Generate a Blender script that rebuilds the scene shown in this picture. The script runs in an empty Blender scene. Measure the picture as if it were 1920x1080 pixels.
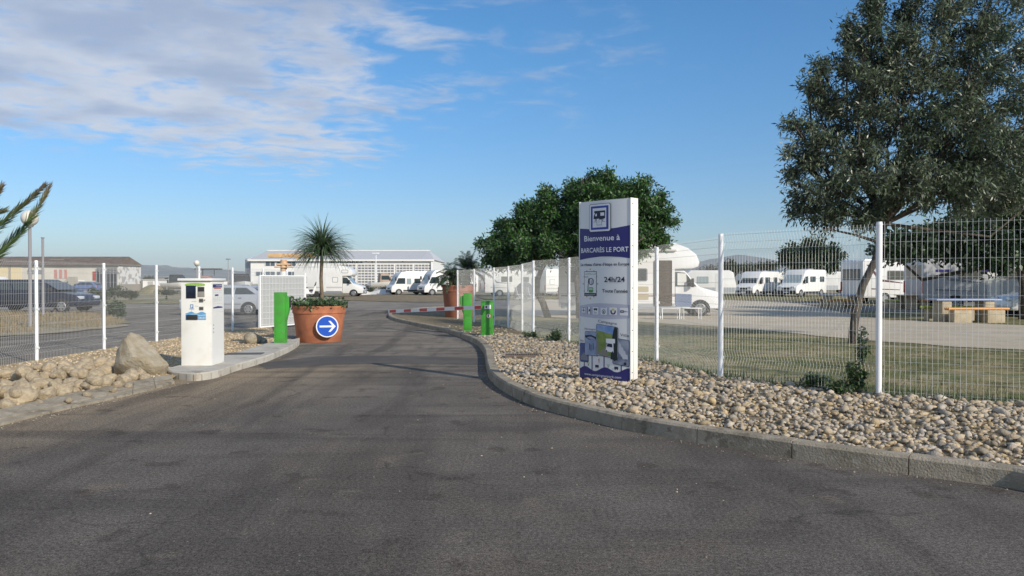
import bpy, bmesh, math, random
import numpy as np
from mathutils import Vector, Matrix, Euler
from math import pi, sin, cos, tan, atan, atan2, radians, sqrt

rnd = random.Random(7)
nr = np.random.RandomState(7)
sc = bpy.context.scene
col = sc.collection

# ------------------------------------------------------------------ camera
F = 1480.0; CH = 1.60; TILT = atan(15.0 / F)
cd = bpy.data.cameras.new('camera'); cam = bpy.data.objects.new('camera', cd); col.objects.link(cam)
cd.sensor_fit = 'HORIZONTAL'; cd.sensor_width = 36.0; cd.lens = 36.0 * F / 1920.0
cd.clip_start = 0.1; cd.clip_end = 30000
cam.location = (0, 0, CH); cam.rotation_euler = (pi / 2 - TILT, 0, 0)
sc.camera = cam
# ------------------------------------------------------------------ light
SUN_EL = radians(27.0); SUN_AZ = radians(136.0)          # azimuth clockwise from +Y
sdir = Vector((sin(SUN_AZ) * cos(SUN_EL), cos(SUN_AZ) * cos(SUN_EL), sin(SUN_EL)))
sl = bpy.data.lights.new('sun', 'SUN'); sl.energy = 3.8; sl.angle = radians(0.9); sl.color = (1.0, 0.905, 0.77)
so = bpy.data.objects.new('sun', sl); col.objects.link(so)
so.rotation_euler = (-sdir).to_track_quat('-Z', 'Y').to_euler(); so.location = (20, -20, 30)
sc.view_settings.view_transform = 'Standard'; sc.view_settings.look = 'None'
sc.view_settings.exposure = 0.25; sc.view_settings.gamma = 1.0
try: sc.view_settings.use_curve_mapping = False
except Exception: pass

w = bpy.data.worlds.new('World'); sc.world = w; w.use_nodes = True
nt = w.node_tree; N = nt.nodes; L = nt.links; N.clear()
def nd(t, **k):
    n = N.new(t)
    for a, b in k.items(): setattr(n, a, b)
    return n
out = nd('ShaderNodeOutputWorld'); bg = nd('ShaderNodeBackground'); bg.inputs[1].default_value = 0.105
sky = nd('ShaderNodeTexSky', sky_type='NISHITA', sun_disc=False)
sky.sun_elevation = SUN_EL; sky.sun_rotation = SUN_AZ; sky.altitude = 10
sky.air_density = 1.0; sky.dust_density = 0.5; sky.ozone_density = 3.0
tc = nd('ShaderNodeTexCoord'); sep = nd('ShaderNodeSeparateXYZ'); L.new(tc.outputs['Generated'], sep.inputs[0])
def M_(op, a, b=None, c=None):
    n = nd('ShaderNodeMath', operation=op)
    for i, v in enumerate((a, b, c)):
        if v is None: continue
        if isinstance(v, (int, float)): n.inputs[i].default_value = v
        else: L.new(v, n.inputs[i])
    return n.outputs[0]
zc = M_('MAXIMUM', sep.outputs['Z'], 0.02)
zz = M_('ADD', zc, 0.06)
cx = M_('DIVIDE', sep.outputs['X'], zz); cy = M_('DIVIDE', sep.outputs['Y'], zz)
cmb = nd('ShaderNodeCombineXYZ'); L.new(cx, cmb.inputs[0]); L.new(cy, cmb.inputs[1])
mp = nd('ShaderNodeMapping'); L.new(cmb.outputs[0], mp.inputs[0])
mp.inputs['Rotation'].default_value = (0, 0, radians(-20)); mp.inputs['Scale'].default_value = (1.0, 1.15, 1)
n1 = nd('ShaderNodeTexNoise'); n1.inputs['Scale'].default_value = 4.2; n1.inputs['Detail'].default_value = 9; n1.inputs['Roughness'].default_value = 0.58; n1.inputs['Distortion'].default_value = 0.35
L.new(mp.outputs[0], n1.inputs[0])
n2 = nd('ShaderNodeTexNoise'); n2.inputs['Scale'].default_value = 1.1; n2.inputs['Detail'].default_value = 3
L.new(mp.outputs[0], n2.inputs[0])
n3 = nd('ShaderNodeTexNoise'); n3.inputs['Scale'].default_value = 2.1; n3.inputs['Detail'].default_value = 6
L.new(mp.outputs[0], n3.inputs[0])
# where the cloud bank lies: tangents of azimuth (u) and elevation (v)
yc = M_('MAXIMUM', sep.outputs['Y'], 0.05)
u = M_('DIVIDE', sep.outputs['X'], yc); v = M_('DIVIDE', sep.outputs['Z'], yc)
def mr(val, a, b, c, d):
    n = nd('ShaderNodeMapRange', interpolation_type='SMOOTHSTEP'); L.new(val, n.inputs[0])
    for i, q in enumerate((a, b, c, d)): n.inputs[i + 1].default_value = q
    return n.outputs[0]
# bank lower edge: v > 0.215 at u=-.65 falling to .15 at u=-.35 ; upper right edge falls off past u=-.2
eln = M_('ADD', v, M_('MULTIPLY', u, 0.16))
low = mr(eln, 0.045, 0.125, 0, 1)
rt = mr(M_('SUBTRACT', u, M_('MULTIPLY', v, 0.15)), -0.38, -0.04, 1, 0)
bank = M_('MULTIPLY', low, rt)
wisp = M_('MULTIPLY', mr(v, 0.13, 0.24, 0, 1), mr(u, -0.1, 0.6, 0.62, 0.1))
msk = M_('ADD', M_('MULTIPLY', bank, 0.62), M_('MULTIPLY', wisp, 0.36))
dens = M_('ADD', M_('ADD', M_('MULTIPLY', n1.outputs[0], 0.75), M_('MULTIPLY', n2.outputs[0], 0.35)), M_('MULTIPLY', msk, 0.42))
cl = mr(dens, 0.64, 0.92, 0, 1)
cl = M_('MULTIPLY', cl, mr(msk, 0.0, 0.3, 0, 0.86))
ccol = nd('ShaderNodeMixRGB'); ccol.inputs[1].default_value = (5.3, 5.5, 6.0, 1); ccol.inputs[2].default_value = (3.2, 3.75, 4.9, 1)
L.new(mr(M_('ADD', M_('MULTIPLY', n3.outputs[0], 0.9), M_('MULTIPLY', v, 0.7)), 0.52, 0.80, 0, 1), ccol.inputs[0])
mx = nd('ShaderNodeMixRGB'); L.new(cl, mx.inputs[0])
tint = nd('ShaderNodeMixRGB', blend_type='MULTIPLY'); tint.inputs[0].default_value = 1; hz_ = nd('ShaderNodeMapRange', interpolation_type='SMOOTHSTEP'); L.new(sep.outputs['Z'], hz_.inputs[0]); hz_.inputs[1].default_value = 0.03; hz_.inputs[2].default_value = 0.34; tg = nd('ShaderNodeMixRGB'); L.new(hz_.outputs[0], tg.inputs[0]); tg.inputs[1].default_value = (.74, .83, 1.0, 1); tg.inputs[2].default_value = (.80, 1.06, 1.16, 1); L.new(tg.outputs[0], tint.inputs[2])
hsv = nd('ShaderNodeHueSaturation'); hsv.inputs['Saturation'].default_value = 1.18; L.new(sky.outputs[0], hsv.inputs['Color']); L.new(hsv.outputs[0], tint.inputs[1]); L.new(tint.outputs[0], mx.inputs[1]); L.new(ccol.outputs[0], mx.inputs[2])
L.new(mx.outputs[0], bg.inputs[0]); L.new(bg.outputs[0], out.inputs[0])

# ------------------------------------------------------------------ helpers
def ray(px, py):
    dx = (px - 960) / F; dy = (540 - py) / F
    return Vector((dx, cos(TILT) + dy * sin(TILT), -sin(TILT) + dy * cos(TILT)))
def P(px, py, z=0.0):
    r = ray(px, py); t = (z - CH) / r.z
    return Vector((r.x * t, r.y * t, z))
def PD(px, py, D):
    r = ray(px, py); t = D / r.y
    return Vector((r.x * t, D, CH + r.z * t))

def gz(y):
    xs = [5, 8.9, 10.7, 13.4, 18, 22, 28, 40]; zs = [.33, .29, .26, .19, .15, .10, .05, 0]
    return float(np.interp(y, xs, zs))

MATS = {}
def mat(name, c, rough=.6, metal=0, c2=None, scale=4, bump=0, bscale=40, spec=.5, island=0, emit=None, trans=0, detail=4, mixlo=.35, mixhi=.65, alpha=None):
    if name in MATS: return MATS[name]
    m = bpy.data.materials.new(name); m.use_nodes = True
    t = m.node_tree; n = t.nodes; l = t.links
    b = n['Principled BSDF']
    b.inputs['Roughness'].default_value = rough; b.inputs['Metallic'].default_value = metal
    b.inputs['Specular IOR Level'].default_value = spec
    b.inputs['Base Color'].default_value = (*c, 1)
    last = None
    tcn = n.new('ShaderNodeTexCoord')
    if c2 is not None:
        nz = n.new('ShaderNodeTexNoise'); nz.inputs['Scale'].default_value = scale; nz.inputs['Detail'].default_value = detail
        l.new(tcn.outputs['Object'], nz.inputs[0])
        mrn = n.new('ShaderNodeMapRange'); mrn.inputs[1].default_value = mixlo; mrn.inputs[2].default_value = mixhi
        l.new(nz.outputs[0], mrn.inputs[0])
        mixn = n.new('ShaderNodeMixRGB'); mixn.inputs[1].default_value = (*c, 1); mixn.inputs[2].default_value = (*c2, 1)
        l.new(mrn.outputs[0], mixn.inputs[0]); last = mixn.outputs[0]
    if island:
        g = n.new('ShaderNodeNewGeometry'); hs = n.new('ShaderNodeHueSaturation')
        ma = n.new('ShaderNodeMapRange'); ma.inputs[3].default_value = 1 - island; ma.inputs[4].default_value = 1 + island
        l.new(g.outputs['Random Per Island'], ma.inputs[0]); l.new(ma.outputs[0], hs.inputs['Value'])
        mh = n.new('ShaderNodeMath'); mh.operation = 'MULTIPLY'; mh.inputs[1].default_value = 7.31; l.new(g.outputs['Random Per Island'], mh.inputs[0])
        mf = n.new('ShaderNodeMath'); mf.operation = 'FRACT'; l.new(mh.outputs[0], mf.inputs[0])
        ms = n.new('ShaderNodeMapRange'); ms.inputs[3].default_value = .55; ms.inputs[4].default_value = 1.25
        l.new(mf.outputs[0], ms.inputs[0]); l.new(ms.outputs[0], hs.inputs['Saturation'])
        if last: l.new(last, hs.inputs['Color'])
        else: hs.inputs['Color'].default_value = (*c, 1)
        last = hs.outputs[0]
    if last: l.new(last, b.inputs['Base Color'])
    if bump:
        nb = n.new('ShaderNodeTexNoise'); nb.inputs['Scale'].default_value = bscale; nb.inputs['Detail'].default_value = 6
        l.new(tcn.outputs['Object'], nb.inputs[0])
        bp = n.new('ShaderNodeBump'); bp.inputs['Strength'].default_value = bump; bp.inputs['Distance'].default_value = .02
        l.new(nb.outputs[0], bp.inputs['Height']); l.new(bp.outputs[0], b.inputs['Normal'])
    if emit: b.inputs['Emission Color'].default_value = (*emit, 1); b.inputs['Emission Strength'].default_value = 1
    if trans:
        tr = n.new('ShaderNodeBsdfTranslucent'); mxs = n.new('ShaderNodeMixShader'); mxs.inputs[0].default_value = trans
        if last: l.new(last, tr.inputs[0])
        else: tr.inputs[0].default_value = (*c, 1)
        l.new(b.outputs[0], mxs.inputs[1]); l.new(tr.outputs[0], mxs.inputs[2]); l.new(mxs.outputs[0], n['Material Output'].inputs[0])
    MATS[name] = m
    return m

def tag(o, label=None, cat=None, group=None, kind=None):
    if label: o['label'] = label
    if cat: o['category'] = cat
    if group: o['group'] = group
    if kind: o['kind'] = kind
    return o
def empty(name, loc, rz=0, label=None, cat=None, group=None, s=1.0):
    o = bpy.data.objects.new(name, None); o.empty_display_size = .2; col.objects.link(o)
    o.location = loc; o.rotation_euler = (0, 0, rz); o.scale = (s, s, s)
    return tag(o, label, cat, group)
def link(name, me, parent=None, loc=None):
    o = bpy.data.objects.new(name, me); col.objects.link(o)
    if parent: o.parent = parent
    if loc is not None: o.location = loc
    return o
KIDS = {}
def copy_tree(o, parent=None):
    ch = [k for k in bpy.data.objects if k.parent == o]
    c = o.copy(); col.objects.link(c); c.parent = parent
    for k in ch: copy_tree(k, c)
    return c

class MB:
    """collects shapes and links them as one mesh object"""
    def __init__(s): s.v = []; s.f = []; s.m = []; s.mi = 0
    def add(s, vs, fs):
        b = len(s.v); s.v += [tuple(q) for q in vs]; s.f += [tuple(b + i for i in f) for f in fs]; s.m += [s.mi] * len(fs)
    def box(s, x0, x1, y0, y1, z0, z1):
        s.add([(x, y, z) for z in (z0, z1) for y in (y0, y1) for x in (x0, x1)],
              [(0, 2, 3, 1), (4, 5, 7, 6), (0, 1, 5, 4), (2, 6, 7, 3), (0, 4, 6, 2), (1, 3, 7, 5)])
    def frustum(s, x0, x1, y0, y1, z0, X0, X1, Y0, Y1, z1):
        s.add([(x0, y0, z0), (x1, y0, z0), (x1, y1, z0), (x0, y1, z0), (X0, Y0, z1), (X1, Y0, z1), (X1, Y1, z1), (X0, Y1, z1)],
              [(3, 2, 1, 0), (4, 5, 6, 7), (0, 1, 5, 4), (1, 2, 6, 5), (2, 3, 7, 6), (3, 0, 4, 7)])
    def cyl(s, p, q, r0, r1=None, n=12, cap=True):
        r1 = r0 if r1 is None else r1; p = Vector(p); q = Vector(q); d = (q - p).normalized()
        a = d.orthogonal().normalized(); b = d.cross(a); vs = []
        for c, r in ((p, r0), (q, r1)):
            for i in range(n):
                t = 2 * pi * i / n; vs.append(c + a * (cos(t) * r) + b * (sin(t) * r))
        fs = [(i, (i + 1) % n, n + (i + 1) % n, n + i) for i in range(n)]
        if cap: fs += [tuple(range(n))[::-1], tuple(range(n, 2 * n))]
        s.add(vs, fs)
    def tube(s, pts, rs, n=6, cap=True):
        pts = [Vector(p) for p in pts]
        if not hasattr(rs, '__len__'): rs = [rs] * len(pts)
        vs = []; fs = []; prev = None
        for i, p in enumerate(pts):
            d = (pts[min(i + 1, len(pts) - 1)] - pts[max(i - 1, 0)])
            if d.length < 1e-9: d = Vector((0, 0, 1))
            d.normalize()
            a = d.orthogonal().normalized() if prev is None else (prev - d * prev.dot(d))
            if a.length < 1e-6: a = d.orthogonal()
            a.normalize(); prev = a; b = d.cross(a)
            for k in range(n):
                t = 2 * pi * k / n; vs.append(p + a * (cos(t) * rs[i]) + b * (sin(t) * rs[i]))
        for i in range(len(pts) - 1):
            for k in range(n): fs.append((i * n + k, i * n + (k + 1) % n, (i + 1) * n + (k + 1) % n, (i + 1) * n + k))
        if cap: fs += [tuple(range(n))[::-1], tuple(range(len(vs) - n, len(vs)))]
        s.add(vs, fs)
    def lathe(s, prof, n=32, c=(0, 0, 0)):
        vs = []; fs = []
        for r, z in prof:
            for k in range(n):
                t = 2 * pi * k / n; vs.append((c[0] + r * cos(t), c[1] + r * sin(t), c[2] + z))
        for i in range(len(prof) - 1):
            for k in range(n): fs.append((i * n + k, i * n + (k + 1) % n, (i + 1) * n + (k + 1) % n, (i + 1) * n + k))
        s.add(vs, fs)
    def prism(s, pts, y0, y1):       # polygon (x,z) pushed along y
        n = len(pts); vs = [(x, y0, z) for x, z in pts] + [(x, y1, z) for x, z in pts]
        fs = [tuple(range(n)), tuple(range(n, 2 * n))[::-1]] + [(i, n + i, n + (i + 1) % n, (i + 1) % n) for i in range(n)]
        s.add(vs, fs)
    def quad(s, a, b, c, d): s.add([a, b, c, d], [(0, 1, 2, 3)])
    def build(s, name, mats, parent=None, smooth=False, bevel=0, segs=2, loc=None, auto=False):
        me = bpy.data.meshes.new(name); me.from_pydata(s.v, [], s.f)
        if not isinstance(mats, (list, tuple)): mats = [mats]
        for m in mats: me.materials.append(m)
        if len(mats) > 1: me.polygons.foreach_set('material_index', s.m)
        bm = bmesh.new(); bm.from_mesh(me)
        bmesh.ops.recalc_face_normals(bm, faces=bm.faces)
        if bevel:
            es = [e for e in bm.edges if len(e.link_faces) == 2 and e.calc_face_angle(0) > .35]
            bmesh.ops.bevel(bm, geom=es, offset=bevel, segments=segs, affect='EDGES', profile=.6, clamp_overlap=True)
        bm.to_mesh(me); bm.free()
        if smooth or bevel: me.polygons.foreach_set('use_smooth', [True] * len(me.polygons))
        if bevel and not smooth:
            try: me.set_sharp_from_angle(angle=radians(40))
            except Exception: pass
        if auto:
            try: me.set_sharp_from_angle(angle=radians(45))
            except Exception: pass
        me.update()
        return link(name, me, parent, loc)

def mass(name, bv, bf, Ms, offs, m, parent=None, smooth=False):
    """many small copies of one little shape welded into a single mesh (leaves, pebbles, blades)"""
    bv = np.asarray(bv, float); bf = np.asarray(bf, int); n = len(offs); k = len(bv)
    V = (np.einsum('nij,kj->nki', Ms, bv) + np.asarray(offs)[:, None, :]).reshape(-1, 3)
    Fc = (bf[None] + (np.arange(n) * k)[:, None, None]).reshape(-1)
    c = bf.shape[1]; nf = n * len(bf)
    me = bpy.data.meshes.new(name); me.vertices.add(len(V)); me.vertices.foreach_set('co', V.ravel())
    me.loops.add(len(Fc)); me.loops.foreach_set('vertex_index', Fc)
    me.polygons.add(nf); me.polygons.foreach_set('loop_start', np.arange(nf) * c); me.polygons.foreach_set('loop_total', np.full(nf, c))
    me.materials.append(m); me.update(calc_edges=True)
    if smooth: me.polygons.foreach_set('use_smooth', [True] * nf)
    me.validate()
    return link(name, me, parent)
def frames(d, nrm_hint):
    d = d / np.maximum(np.linalg.norm(d, axis=1, keepdims=True), 1e-9)
    sd = np.cross(d, nrm_hint); sd /= np.maximum(np.linalg.norm(sd, axis=1, keepdims=True), 1e-9)
    nn = np.cross(sd, d)
    return np.stack([sd, d, nn], axis=2)
ICO = None
def ico(sub=1):
    bm = bmesh.new(); bmesh.ops.create_icosphere(bm, subdivisions=sub, radius=1)
    v = np.array([q.co[:] for q in bm.verts]); f = np.array([[q.index for q in p.verts] for p in bm.faces]); bm.free()
    return v, f

def catmull(pts, per=8):
    pts = [Vector(p) for p in pts]; o = []
    for i in range(len(pts) - 1):
        p0 = pts[max(i - 1, 0)]; p1 = pts[i]; p2 = pts[i + 1]; p3 = pts[min(i + 2, len(pts) - 1)]
        for k in range(per):
            t = k / per
            o.append(.5 * ((2 * p1) + (p2 - p0) * t + (2 * p0 - 5 * p1 + 4 * p2 - p3) * t * t + (3 * p1 - p0 - 3 * p2 + p3) * t ** 3))
    o.append(pts[-1]); return o
def resample(pts, step):
    o = [pts[0]]; acc = 0
    for a, b in zip(pts[:-1], pts[1:]):
        d = (b - a).length; t = step - acc
        while t <= d: o.append(a + (b - a) * (t / d)); t += step
        acc = (acc + d) % step if d else acc
    return o
def inpoly(x, y, poly):
    x = np.asarray(x); y = np.asarray(y); r = np.zeros(x.shape, bool); n = len(poly); j = n - 1
    for i in range(n):
        xi, yi = poly[i][0], poly[i][1]; xj, yj = poly[j][0], poly[j][1]
        if yi != yj: r ^= ((yi > y) != (yj > y)) & (x < (xj - xi) * (y - yi) / (yj - yi) + xi)
        j = i
    return r
def sheet(name, poly, z, m, kind='structure', zf=None, jag=0):
    """flat ground sheet from an outline; jag roughens the outline"""
    pts = [Vector((p[0], p[1], 0)) for p in poly]
    if jag:
        o = []
        for a, b in zip(pts, pts[1:] + pts[:1]):
            n = max(1, min(60, int((b - a).length / .5)))
            for k in range(n):
                q = a + (b - a) * (k / n)
                dd = min(1.0, q.y / 60 + .15)
                o.append(q + Vector((rnd.uniform(-jag, jag) * dd * 1.5, rnd.uniform(-jag, jag) * dd * 1.5, 0)))
        pts = o
    mb = MB(); mb.add([(p.x, p.y, z) for p in pts], [tuple(range(len(pts)))])
    o = mb.build(name, m)
    bm = bmesh.new(); bm.from_mesh(o.data); bmesh.ops.triangulate(bm, faces=bm.faces)
    for f in bm.faces:
        if f.normal.z < 0: f.normal_flip()
    bm.to_mesh(o.data); bm.free()
    return tag(o, kind=kind)

# ------------------------------------------------------------------ materials
def ground_mat(name, cols, scales, bump=.4, bscale=60, rough=.95, speck=None):
    """layered soil colours: cols[0] base, each further colour blended by its own noise"""
    m = bpy.data.materials.new(name); m.use_nodes = True; t = m.node_tree; n = t.nodes; l = t.links
    b = n['Principled BSDF']; b.inputs['Roughness'].default_value = rough; b.inputs['Specular IOR Level'].default_value = .2
    tcn = n.new('ShaderNodeTexCoord'); last = None
    for i, c in enumerate(cols[1:]):
        nz = n.new('ShaderNodeTexNoise'); nz.inputs['Scale'].default_value = scales[i][0]; nz.inputs['Detail'].default_value = 8; nz.inputs['Roughness'].default_value = .65
        l.new(tcn.outputs['Object'], nz.inputs[0])
        mrn = n.new('ShaderNodeMapRange'); mrn.inputs[1].default_value = .5 + (scales[i][1] - .5) * .55; mrn.inputs[2].default_value = .5 + (scales[i][2] - .5) * .55; mrn.inputs[4].default_value = scales[i][3]
        l.new(nz.outputs[0], mrn.inputs[0])
        mixn = n.new('ShaderNodeMixRGB'); l.new(mrn.outputs[0], mixn.inputs[0]); mixn.inputs[2].default_value = (*c, 1)
        if last is None: mixn.inputs[1].default_value = (*cols[0], 1)
        else: l.new(last, mixn.inputs[1])
        last = mixn.outputs[0]
    l.new(last, b.inputs['Base Color'])
    nb = n.new('ShaderNodeTexNoise'); nb.inputs['Scale'].default_value = bscale; nb.inputs['Detail'].default_value = 5
    l.new(tcn.outputs['Object'], nb.inputs[0])
    bp = n.new('ShaderNodeBump'); bp.inputs['Strength'].default_value = bump; bp.inputs['Distance'].default_value = .02
    l.new(nb.outputs[0], bp.inputs['Height']); l.new(bp.outputs[0], b.inputs['Normal'])
    MATS[name] = m
    return m

m_soil = ground_mat('dry_ground', [(.30, .25, .17), (.18, .17, .08), (.38, .33, .25)], [(.35, .42, .58, .8), (1.7, .5, .7, .7)])
m_grassg = ground_mat('grassy_ground', [(.27, .225, .115), (.115, .135, .045), (.36, .29, .18), (.08, .08, .04)], [(.55, .40, .62, .9), (2.4, .55, .72, .8), (3, .52, .66, .7)], bump=.8, bscale=30)
m_path = ground_mat('gravel_path', [(.50, .43, .325), (.41, .355, .265), (.57, .50, .39)], [(.5, .4, .65, .8), (6, .5, .7, .5)])
m_sand = ground_mat('sandy_bed', [(.44, .33, .19), (.33, .24, .13), (.55, .44, .28)], [(1.2, .4, .62, .8), (30, .55, .66, .8)], bump=.8, bscale=70)
m_dirt = ground_mat('bare_earth', [(.24, .185, .12), (.16, .13, .07), (.34, .28, .19)], [(1.4, .4, .6, .8), (22, .52, .66, .7)], bump=.8, bscale=50)
m_conc = ground_mat('pale_concrete', [(.52, .485, .42), (.42, .39, .33), (.30, .24, .17)], [(1.8, .4, .65, .8), (3.5, .60, .72, .6)], bump=.25, bscale=80)
m_kerb = ground_mat('kerb_concrete', [(.34, .295, .225), (.25, .215, .16), (.42, .37, .295), (.15, .125, .09)], [(2.5, .4, .62, .8), (11, .55, .72, .7), (4.3, .62, .72, .7)], bump=.5, bscale=60)

def asphalt_mat():
    m = bpy.data.materials.new('asphalt'); m.use_nodes = True; t = m.node_tree; n = t.nodes; l = t.links
    b = n['Principled BSDF']; b.inputs['Roughness'].default_value = 1; b.inputs['Specular IOR Level'].default_value = .04
    tcn = n.new('ShaderNodeTexCoord'); O = tcn.outputs['Object']
    def noise(sc_, det=6, r=.6, vec=None, dist=0):
        k = n.new('ShaderNodeTexNoise'); k.inputs['Scale'].default_value = sc_; k.inputs['Detail'].default_value = det; k.inputs['Roughness'].default_value = r; k.inputs['Distortion'].default_value = dist
        l.new(vec or O, k.inputs[0]); return k.outputs[0]
    def rng(v, a, b_, c, d):
        k = n.new('ShaderNodeMapRange'); l.new(v, k.inputs[0])
        for i, q in enumerate((a, b_, c, d)): k.inputs[i + 1].default_value = q
        return k.outputs[0]
    def mix(f, a, c, bt='MIX'):
        k = n.new('ShaderNodeMixRGB'); k.blend_type = bt
        if isinstance(f, float): k.inputs[0].default_value = f
        else: l.new(f, k.inputs[0])
        for i, q in ((1, a), (2, c)):
            if isinstance(q, tuple): k.inputs[i].default_value = (*q, 1)
            else: l.new(q, k.inputs[i])
        return k.outputs[0]
    def math(op, a, b_=0.0):
        k = n.new('ShaderNodeMath'); k.operation = op
        for i, q in ((0, a), (1, b_)):
            if isinstance(q, (int, float)): k.inputs[i].default_value = q
            else: l.new(q, k.inputs[i])
        return k.outputs[0]
    c = mix(rng(noise(.5, 6, .65), .42, .58, 0, 1), (.098, .088, .079), (.132, .119, .106))
    c = mix(rng(noise(.28, 7, .65, None, .8), .48, .62, 0, .55), c, (.165, .140, .113))
    sp = n.new('ShaderNodeSeparateXYZ'); l.new(O, sp.inputs[0])
    far = rng(math('ADD', sp.outputs[1], math('MULTIPLY', noise(.3, 4), 6.0)), 9, 22, 0, .9)  # paler with distance: dust, plus grazing-view brightness put into the colour
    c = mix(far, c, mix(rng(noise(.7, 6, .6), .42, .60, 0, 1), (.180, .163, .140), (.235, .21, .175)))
    dl = math('ADD', sp.outputs[0], math('MULTIPLY', sp.outputs[1], -.42))
    dl = math('ADD', dl, math('MULTIPLY', noise(.9, 5), 2.2))
    c = mix(math('MULTIPLY', rng(dl, -8.8, -6.0, 1, 0), rng(sp.outputs[1], 13.5, 17, 1, 0)), c, (.27, .215, .15))
    mp_ = n.new('ShaderNodeMapping'); mp_.inputs['Rotation'].default_value = (0, 0, radians(12)); mp_.inputs['Scale'].default_value = (.9, .12, 1); l.new(O, mp_.inputs[0])
    c = mix(rng(noise(1.3, 5, .6, mp_.outputs[0], .5), .48, .62, 0, .55), c, (.070, .063, .058))
    mq = n.new('ShaderNodeMapping'); mq.inputs['Rotation'].default_value = (0, 0, radians(-8)); mq.inputs['Scale'].default_value = (.16, 1.3, 1); l.new(O, mq.inputs[0])
    c = mix(rng(noise(1.1, 5, .6, mq.outputs[0], .4), .50, .62, 0, .50), c, (.072, .066, .061))
    c = mix(rng(noise(2.1, 4, .5), .62, .67, 0, .45), c, (.052, .041, .038))
    c = mix(rng(noise(1.4, 5, .6, None, .5), .60, .68, 0, .35), c, (.20, .17, .135))
    # hairline cracks wandering over the surface
    nzv = n.new('ShaderNodeTexNoise'); nzv.inputs['Scale'].default_value = 1.5; nzv.inputs['Detail'].default_value = 6; l.new(O, nzv.inputs[0])
    va = n.new('ShaderNodeVectorMath'); va.operation = 'MULTIPLY_ADD'; l.new(nzv.outputs['Color'], va.inputs[0]); va.inputs[1].default_value = (1.3, 1.3, 0); l.new(O, va.inputs[2])
    vc = n.new('ShaderNodeTexVoronoi'); vc.feature = 'DISTANCE_TO_EDGE'; vc.inputs['Scale'].default_value = .42; l.new(va.outputs[0], vc.inputs[0])
    c = mix(math('MULTIPLY', rng(vc.outputs['Distance'], .003, .010, 1, 0), rng(noise(.6, 3), .52, .58, 0, .35)), c, (.03, .028, .026))
    c = mix(1.0, c, mix(rng(noise(36, 5, .85), .40, .60, 0, 1), (.62, .62, .62), (1.5, 1.49, 1.47)), 'MULTIPLY')
    c = mix(1.0, c, mix(rng(noise(110, 2, .6), .38, .62, 0, 1), (.6, .6, .6), (1.4, 1.4, 1.4)), 'MULTIPLY')
    vo = n.new('ShaderNodeTexVoronoi'); vo.inputs['Scale'].default_value = 13; l.new(O, vo.inputs[0])
    chip = rng(vo.outputs['Distance'], .06, .09, 1, 0)
    c = mix(math('MULTIPLY', chip, rng(noise(3, 2), .56, .6, 0, .75)), c, (.42, .38, .32))
    l.new(c, b.inputs['Base Color'])
    bp = n.new('ShaderNodeBump'); bp.inputs['Strength'].default_value = .6; bp.inputs['Distance'].default_value = .006
    l.new(noise(110, 4, .7), bp.inputs['Height']); l.new(bp.outputs[0], b.inputs['Normal'])
    return m
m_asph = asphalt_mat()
m_asph2 = ground_mat('worn_asphalt', [(.24, .215, .175), (.17, .155, .135), (.31, .275, .22)], [(.25, .4, .6, .9), (1.2, .5, .7, .6)], bump=.2)
m_dark_strip = ground_mat('dark_asphalt_strip', [(.082, .077, .073), (.11, .10, .09), (.135, .12, .10)], [(.8, .4, .6, .9), (120, .5, .7, .7)], bump=.3)

white = mat('white_paint', (.80, .79, .76), .35, c2=(.76, .755, .72), scale=2)
white_gal = mat('white_coated_steel', (.82, .83, .83), .4)
wire_m = mat('white_coated_wire', (.68, .68, .65), .45)
rv_white = mat('motorhome_white', (.78, .775, .75), .28, c2=(.71, .70, .67), scale=.9)
rv_cream = mat('motorhome_cream', (.84, .845, .85), .35, c2=(.80, .80, .80), scale=.9)
rv_silver = mat('motorhome_silver', (.47, .49, .51), .3, .3)
grey_pl = mat('grey_plastic', (.23, .24, .26), .5)
blue_pl = mat('blue_grey_plastic', (.16, .21, .33), .5)
dark_pl = mat('dark_plastic', (.03, .031, .033), .5)
glass = mat('dark_glass', (.035, .05, .055), .08, spec=.9)
pale_glass = mat('pale_glass', (.30, .38, .40), .08, spec=.9)
blind = mat('white_blind', (.75, .75, .72), .5)
tyre_m = mat('tyre_rubber', (.025, .025, .026), .85)
rim_m = mat('wheel_metal', (.30, .305, .31), .4, .5)
lamp_red = mat('red_lens', (.42, .03, .03), .25)
lamp_clear = mat('headlamp_lens', (.62, .66, .70), .12, .2)
chrome = mat('bright_metal', (.6, .6, .6), .25, .9)
green_p = mat('green_paint', (.055, .34, .035), .45, c2=(.065, .27, .04), scale=5, mixlo=.42, mixhi=.62, detail=9)
green_d = mat('dark_green_plastic', (.02, .10, .02), .5)
terra = mat('terracotta', (.47, .17, .08), .8, c2=(.37, .135, .07), scale=5, mixlo=.42, mixhi=.58, detail=9, bump=.15, bscale=50)
navy = mat('navy_print', (.028, .026, .17), .35)
ink = mat('dark_ink', (.012, .014, .05), .5)
panel_w = mat('sign_white', (.80, .80, .79), .3)
panel_edge = mat('sign_edge_white', (.80, .79, .74), .4, c2=(.75, .735, .68), scale=3)
lav = mat('lavender_print', (.53, .53, .62), .35)
print_w = mat('white_print', (.82, .82, .84), .35)
bark = mat('grey_bark', (.12, .10, .078), .95, c2=(.065, .055, .045), scale=9, bump=1, bscale=25)

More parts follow.
